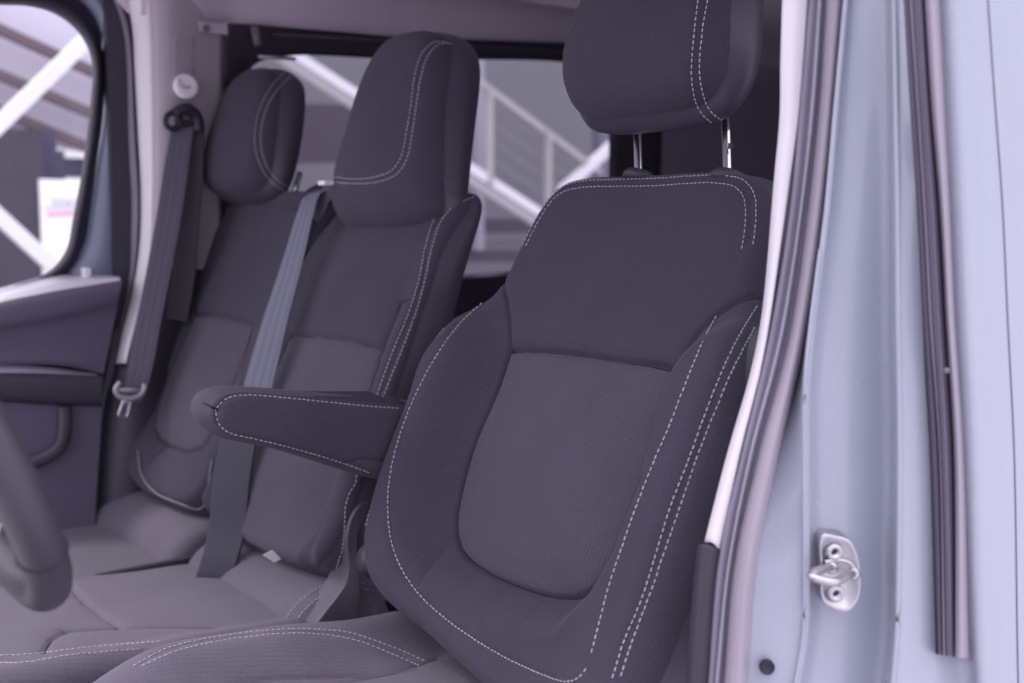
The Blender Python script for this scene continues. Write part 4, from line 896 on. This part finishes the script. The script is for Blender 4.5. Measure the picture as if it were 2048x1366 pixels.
#==================================================================== BELTS
def ribbon(mb, pts, width, wdir, th_=.0014, n=80, ribs=0, twist=None):
    P = spl(pts, n); T = np.gradient(P, axis=0); T /= np.linalg.norm(T, axis=1)[:, None]
    wd = np.array(wdir, float)
    if wd.ndim == 1: wd = np.tile(wd, (n, 1))
    else: wd = spl(wd, n)
    k = 25; s = np.linspace(-.5, .5, k); G = []
    W = np.broadcast_to(np.interp(np.linspace(0, 1, n), np.linspace(0, 1, len(np.atleast_1d(width))), np.atleast_1d(width)), (n,))
    for i in range(n):
        d = wd[i]-T[i]*(wd[i]@T[i]); d /= np.linalg.norm(d); nn = np.cross(T[i], d)
        off = (ribs*np.cos(s*2*math.pi*3.5) if ribs else 0*s)
        top = [P[i]+d*W[i]*a+nn*(th_/2+o_) for a, o_ in zip(s, off)]; bot = [P[i]+d*W[i]*a-nn*th_/2 for a in s[::-1]]
        G.append(top+bot)
    b = len(mb.V); mb.grid(np.array(G), cv=True)
mbelt = thing('seat_belt', 'grey belt running down from the shoulder of the middle backrest past the armrest', 'seat belt', (.05, -.83, .9), 'front passenger seat belts')
def BY(px, py, y): return onY(px, py, y)
mbp = [BY(650, 376, -.765), BY(626, 388, -.765), BY(610, 430, -.755), BY(586, 520, -.745), BY(551, 640, -.735), BY(514, 780, -.725), BY(484, 900, -.725), BY(462, 1000, -.730), BY(446, 1090, -.733), BY(434, 1165, -.735), BY(428, 1200, -.735)]
mbp = [p for p in mbp]
m = MB(); ribbon(m, mbp[:6]+[BY(497, 845, -.722)], [.030, .038, .044, .050, .053], [(-.4, .9, 0), (-.55, .8, 0), (-.66, .75, 0), (-.70, .70, 0)], ribs=.0004, n=100)
wb_ = m.build('webbing', M['belt'], mbelt, label='grey upper length of the belt')
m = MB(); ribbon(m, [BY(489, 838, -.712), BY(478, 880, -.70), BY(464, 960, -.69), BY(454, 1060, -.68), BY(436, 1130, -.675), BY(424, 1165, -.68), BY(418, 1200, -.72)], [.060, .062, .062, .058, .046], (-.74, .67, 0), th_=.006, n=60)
m.build('belt_stretch', M['stretch'], mbelt, label='dark slate lower stretch of the belt below the armrest')  # lower part of the belt, wider and darker than the webbing above
m = MB(); ribbon(m, [BY(664, 372, -.74), BY(650, 395, -.755), BY(640, 420, -.76), BY(628, 440, -.765)], .026, (-.4, .85, .3)); m.build('webbing', M['belt_dark'], mbelt, label='short folded end of belt entering the shoulder guide')
m = MB(); A = spl([BY(598, 400, -.78), BY(612, 378, -.775), BY(636, 366, -.765), BY(664, 368, -.75), BY(664, 384, -.75), BY(640, 392, -.765), BY(622, 420, -.775), BY(600, 440, -.785)], 40, True)
m.grid(np.array([A-(.03, 0, 0.004), A-(.006, 0, 0), A*.9+A.mean(0)*.1]), cv=True); m.F.append(tuple(range(80, 120))); m.build('shoulder_guide', M['black'], mbelt)
# buckle
bk_ = thing('seat_belt_buckle', 'small dark buckle with red button standing behind the middle cushion roll', 'buckle', tuple(BY(475, 1085, -.80)))
a = BY(479, 1066, -.80); b = BY(472, 1100, -.80); m = MB(); m.beam(a, b, .012, .020, (1, 0, 0)); m.build('buckle_body', M['plastic_grey'], bk_, bevel=.002, smooth=False)
m = MB(); m.box(b+np.array((.003, .004, .002)), (.008, .006, .004)); m.build('release_button', M['red'], bk_, bevel=.001, smooth=False)

obelt = thing('seat_belt', 'dark belt hanging from the far pillar with its metal tongue', 'seat belt', tuple(onY(300, 800, -1.2)), 'front passenger seat belts')
m = MB(); ribbon(m, [BY(368, 245, -1.185), BY(358, 300, -1.178), BY(340, 420, -1.165), BY(318, 540, -1.155), BY(296, 650, -1.15), BY(274, 768, -1.15), BY(262, 800, -1.16)], [.040, .047, .048, .047, .047, .047, .04], (-.86, .50, -.1), ribs=.0003, n=100); m.build('webbing', M['belt_dark'], obelt, label='front strand of the belt')
m = MB(); ribbon(m, [BY(385, 240, -1.195), BY(384, 330, -1.195), BY(376, 440, -1.195), BY(366, 560, -1.20), BY(352, 640, -1.205)], .046, (-.86, .50, -.1)); m.build('webbing', M['black'], obelt, label='rear strand of the belt')
m = MB()
for cx, r_ in ((346, 15), (372, 17)):
    t = np.linspace(0, 2*math.pi, 24, endpoint=False); m.tube([BY(cx+r_*math.cos(a), 242-(12 if cx > 350 else 0)+r_*1.1*math.sin(a), -1.175) for a in t], .0058, k=10, up=(0, 1, 0), closed=True)
m.build('belt_ring', M['black'], obelt); 
m = MB(); m.tube(spl([BY(350, 228, -1.172), BY(372, 218, -1.168), BY(392, 232, -1.172), BY(398, 262, -1.175)], 20), .012, k=12); m.build('ring_cover', M['black'], obelt)
lathe(BY(347, 246, -1.176), (.1, 1, .1), [(0, 0), (.004, 0), (.003, .003), (.001, .004)], 12).build('ring_bolt', M['silver'], obelt)
m = MB(); m.tube(spl([BY(240, 765, -1.135), BY(231, 778, -1.133), BY(236, 790, -1.132), BY(260, 797, -1.130), BY(280, 790, -1.130), BY(289, 776, -1.130), BY(288, 768, -1.132)], 40), .0052, k=10, up=(0, 1, 0))
m.tube([BY(236, 779, -1.134), BY(284, 782, -1.131)], .0042, k=8); m.build('tongue_handle', M['bulb'], obelt)
m = MB(); rr = [BY(p[0], p[1], -1.133) for p in [(245, 798), (266, 799), (262, 808), (252, 833), (236, 831), (243, 808)]]
m.tube(spl([BY(247, 800, -1.133), BY(243, 812, -1.133), BY(238, 831, -1.133), BY(252, 834, -1.133), BY(259, 812, -1.133), BY(262, 800, -1.133)], 30), .0030, k=8, up=(0, 1, 0)); m.beam(BY(244, 803, -1.133), BY(265, 804, -1.133), .004, .010); m.build('tongue', M['steel'], obelt)

#==================================================================== STEERING WHEEL
swt = thing('steering_wheel', 'dark blurred steering wheel rim at the lower left', 'steering wheel', (.71, 0, 1.355))
T = np.array((.40, 0, .917)); Y_ = np.array((0, 1, 0)); Nw = np.array((-.917, 0, .40)); cw = np.array((.715, 0, 1.350)); RW = .187
t = np.linspace(0, 2*math.pi, 120, endpoint=False)
m = MB(); m.tube([cw+RW*(math.cos(a)*Y_+math.sin(a)*T) for a in t], .0185, k=22, closed=True, up=Nw); m.build('rim', mat('wheel leather', (.058, .048, .064), .45, bump=(700, .0002)), swt)
for a0 in (math.radians(-37),):
    m = MB(); c0 = cw+RW*(math.cos(a0)*Y_+math.sin(a0)*T); rad = c0-cw; rad /= np.linalg.norm(rad)
    m.tube([c0+.0190*(math.cos(q_)*rad+math.sin(q_)*Nw) for q_ in np.linspace(0, 2*math.pi, 30, endpoint=False)], .0012, k=6, closed=True, up=np.cross(rad, Nw)); m.build('rim_seam', M['black'], swt)
m = MB(); m.tube(spl([cw+Nw*-.04+Y_*.02, cw+Nw*-.03+Y_*.10-T*.02, cw+RW*.93*(math.cos(-.5)*Y_+math.sin(-.5)*T)], 20), .017, k=12, sq=(1.6, .6), up=Nw); m.build('spoke', M['plastic'], swt)
m = MB(); m.tube(spl([cw+Nw*-.03+Y_*.03-T*.05, cw+Nw*-.02+Y_*.09-T*.075, cw+Nw*-.01+Y_*.12-T*.09], 20), .008, k=12, sq=(1.6, .6), up=Nw); m.build('spoke_trim', M['chrome'], swt)
lathe(cw+Nw*-.07, Nw, [(0, -.02), (.075, -.02), (.08, .01), (.07, .035), (.04, .045), (.001, .048)], 40).build('hub', M['plastic'], swt)
m = MB(); m.tube([cw+Nw*-.07, cw-Nw*.35-np.array((0, 0, .05))], .035, k=16); m.build('column', M['plastic'], swt)
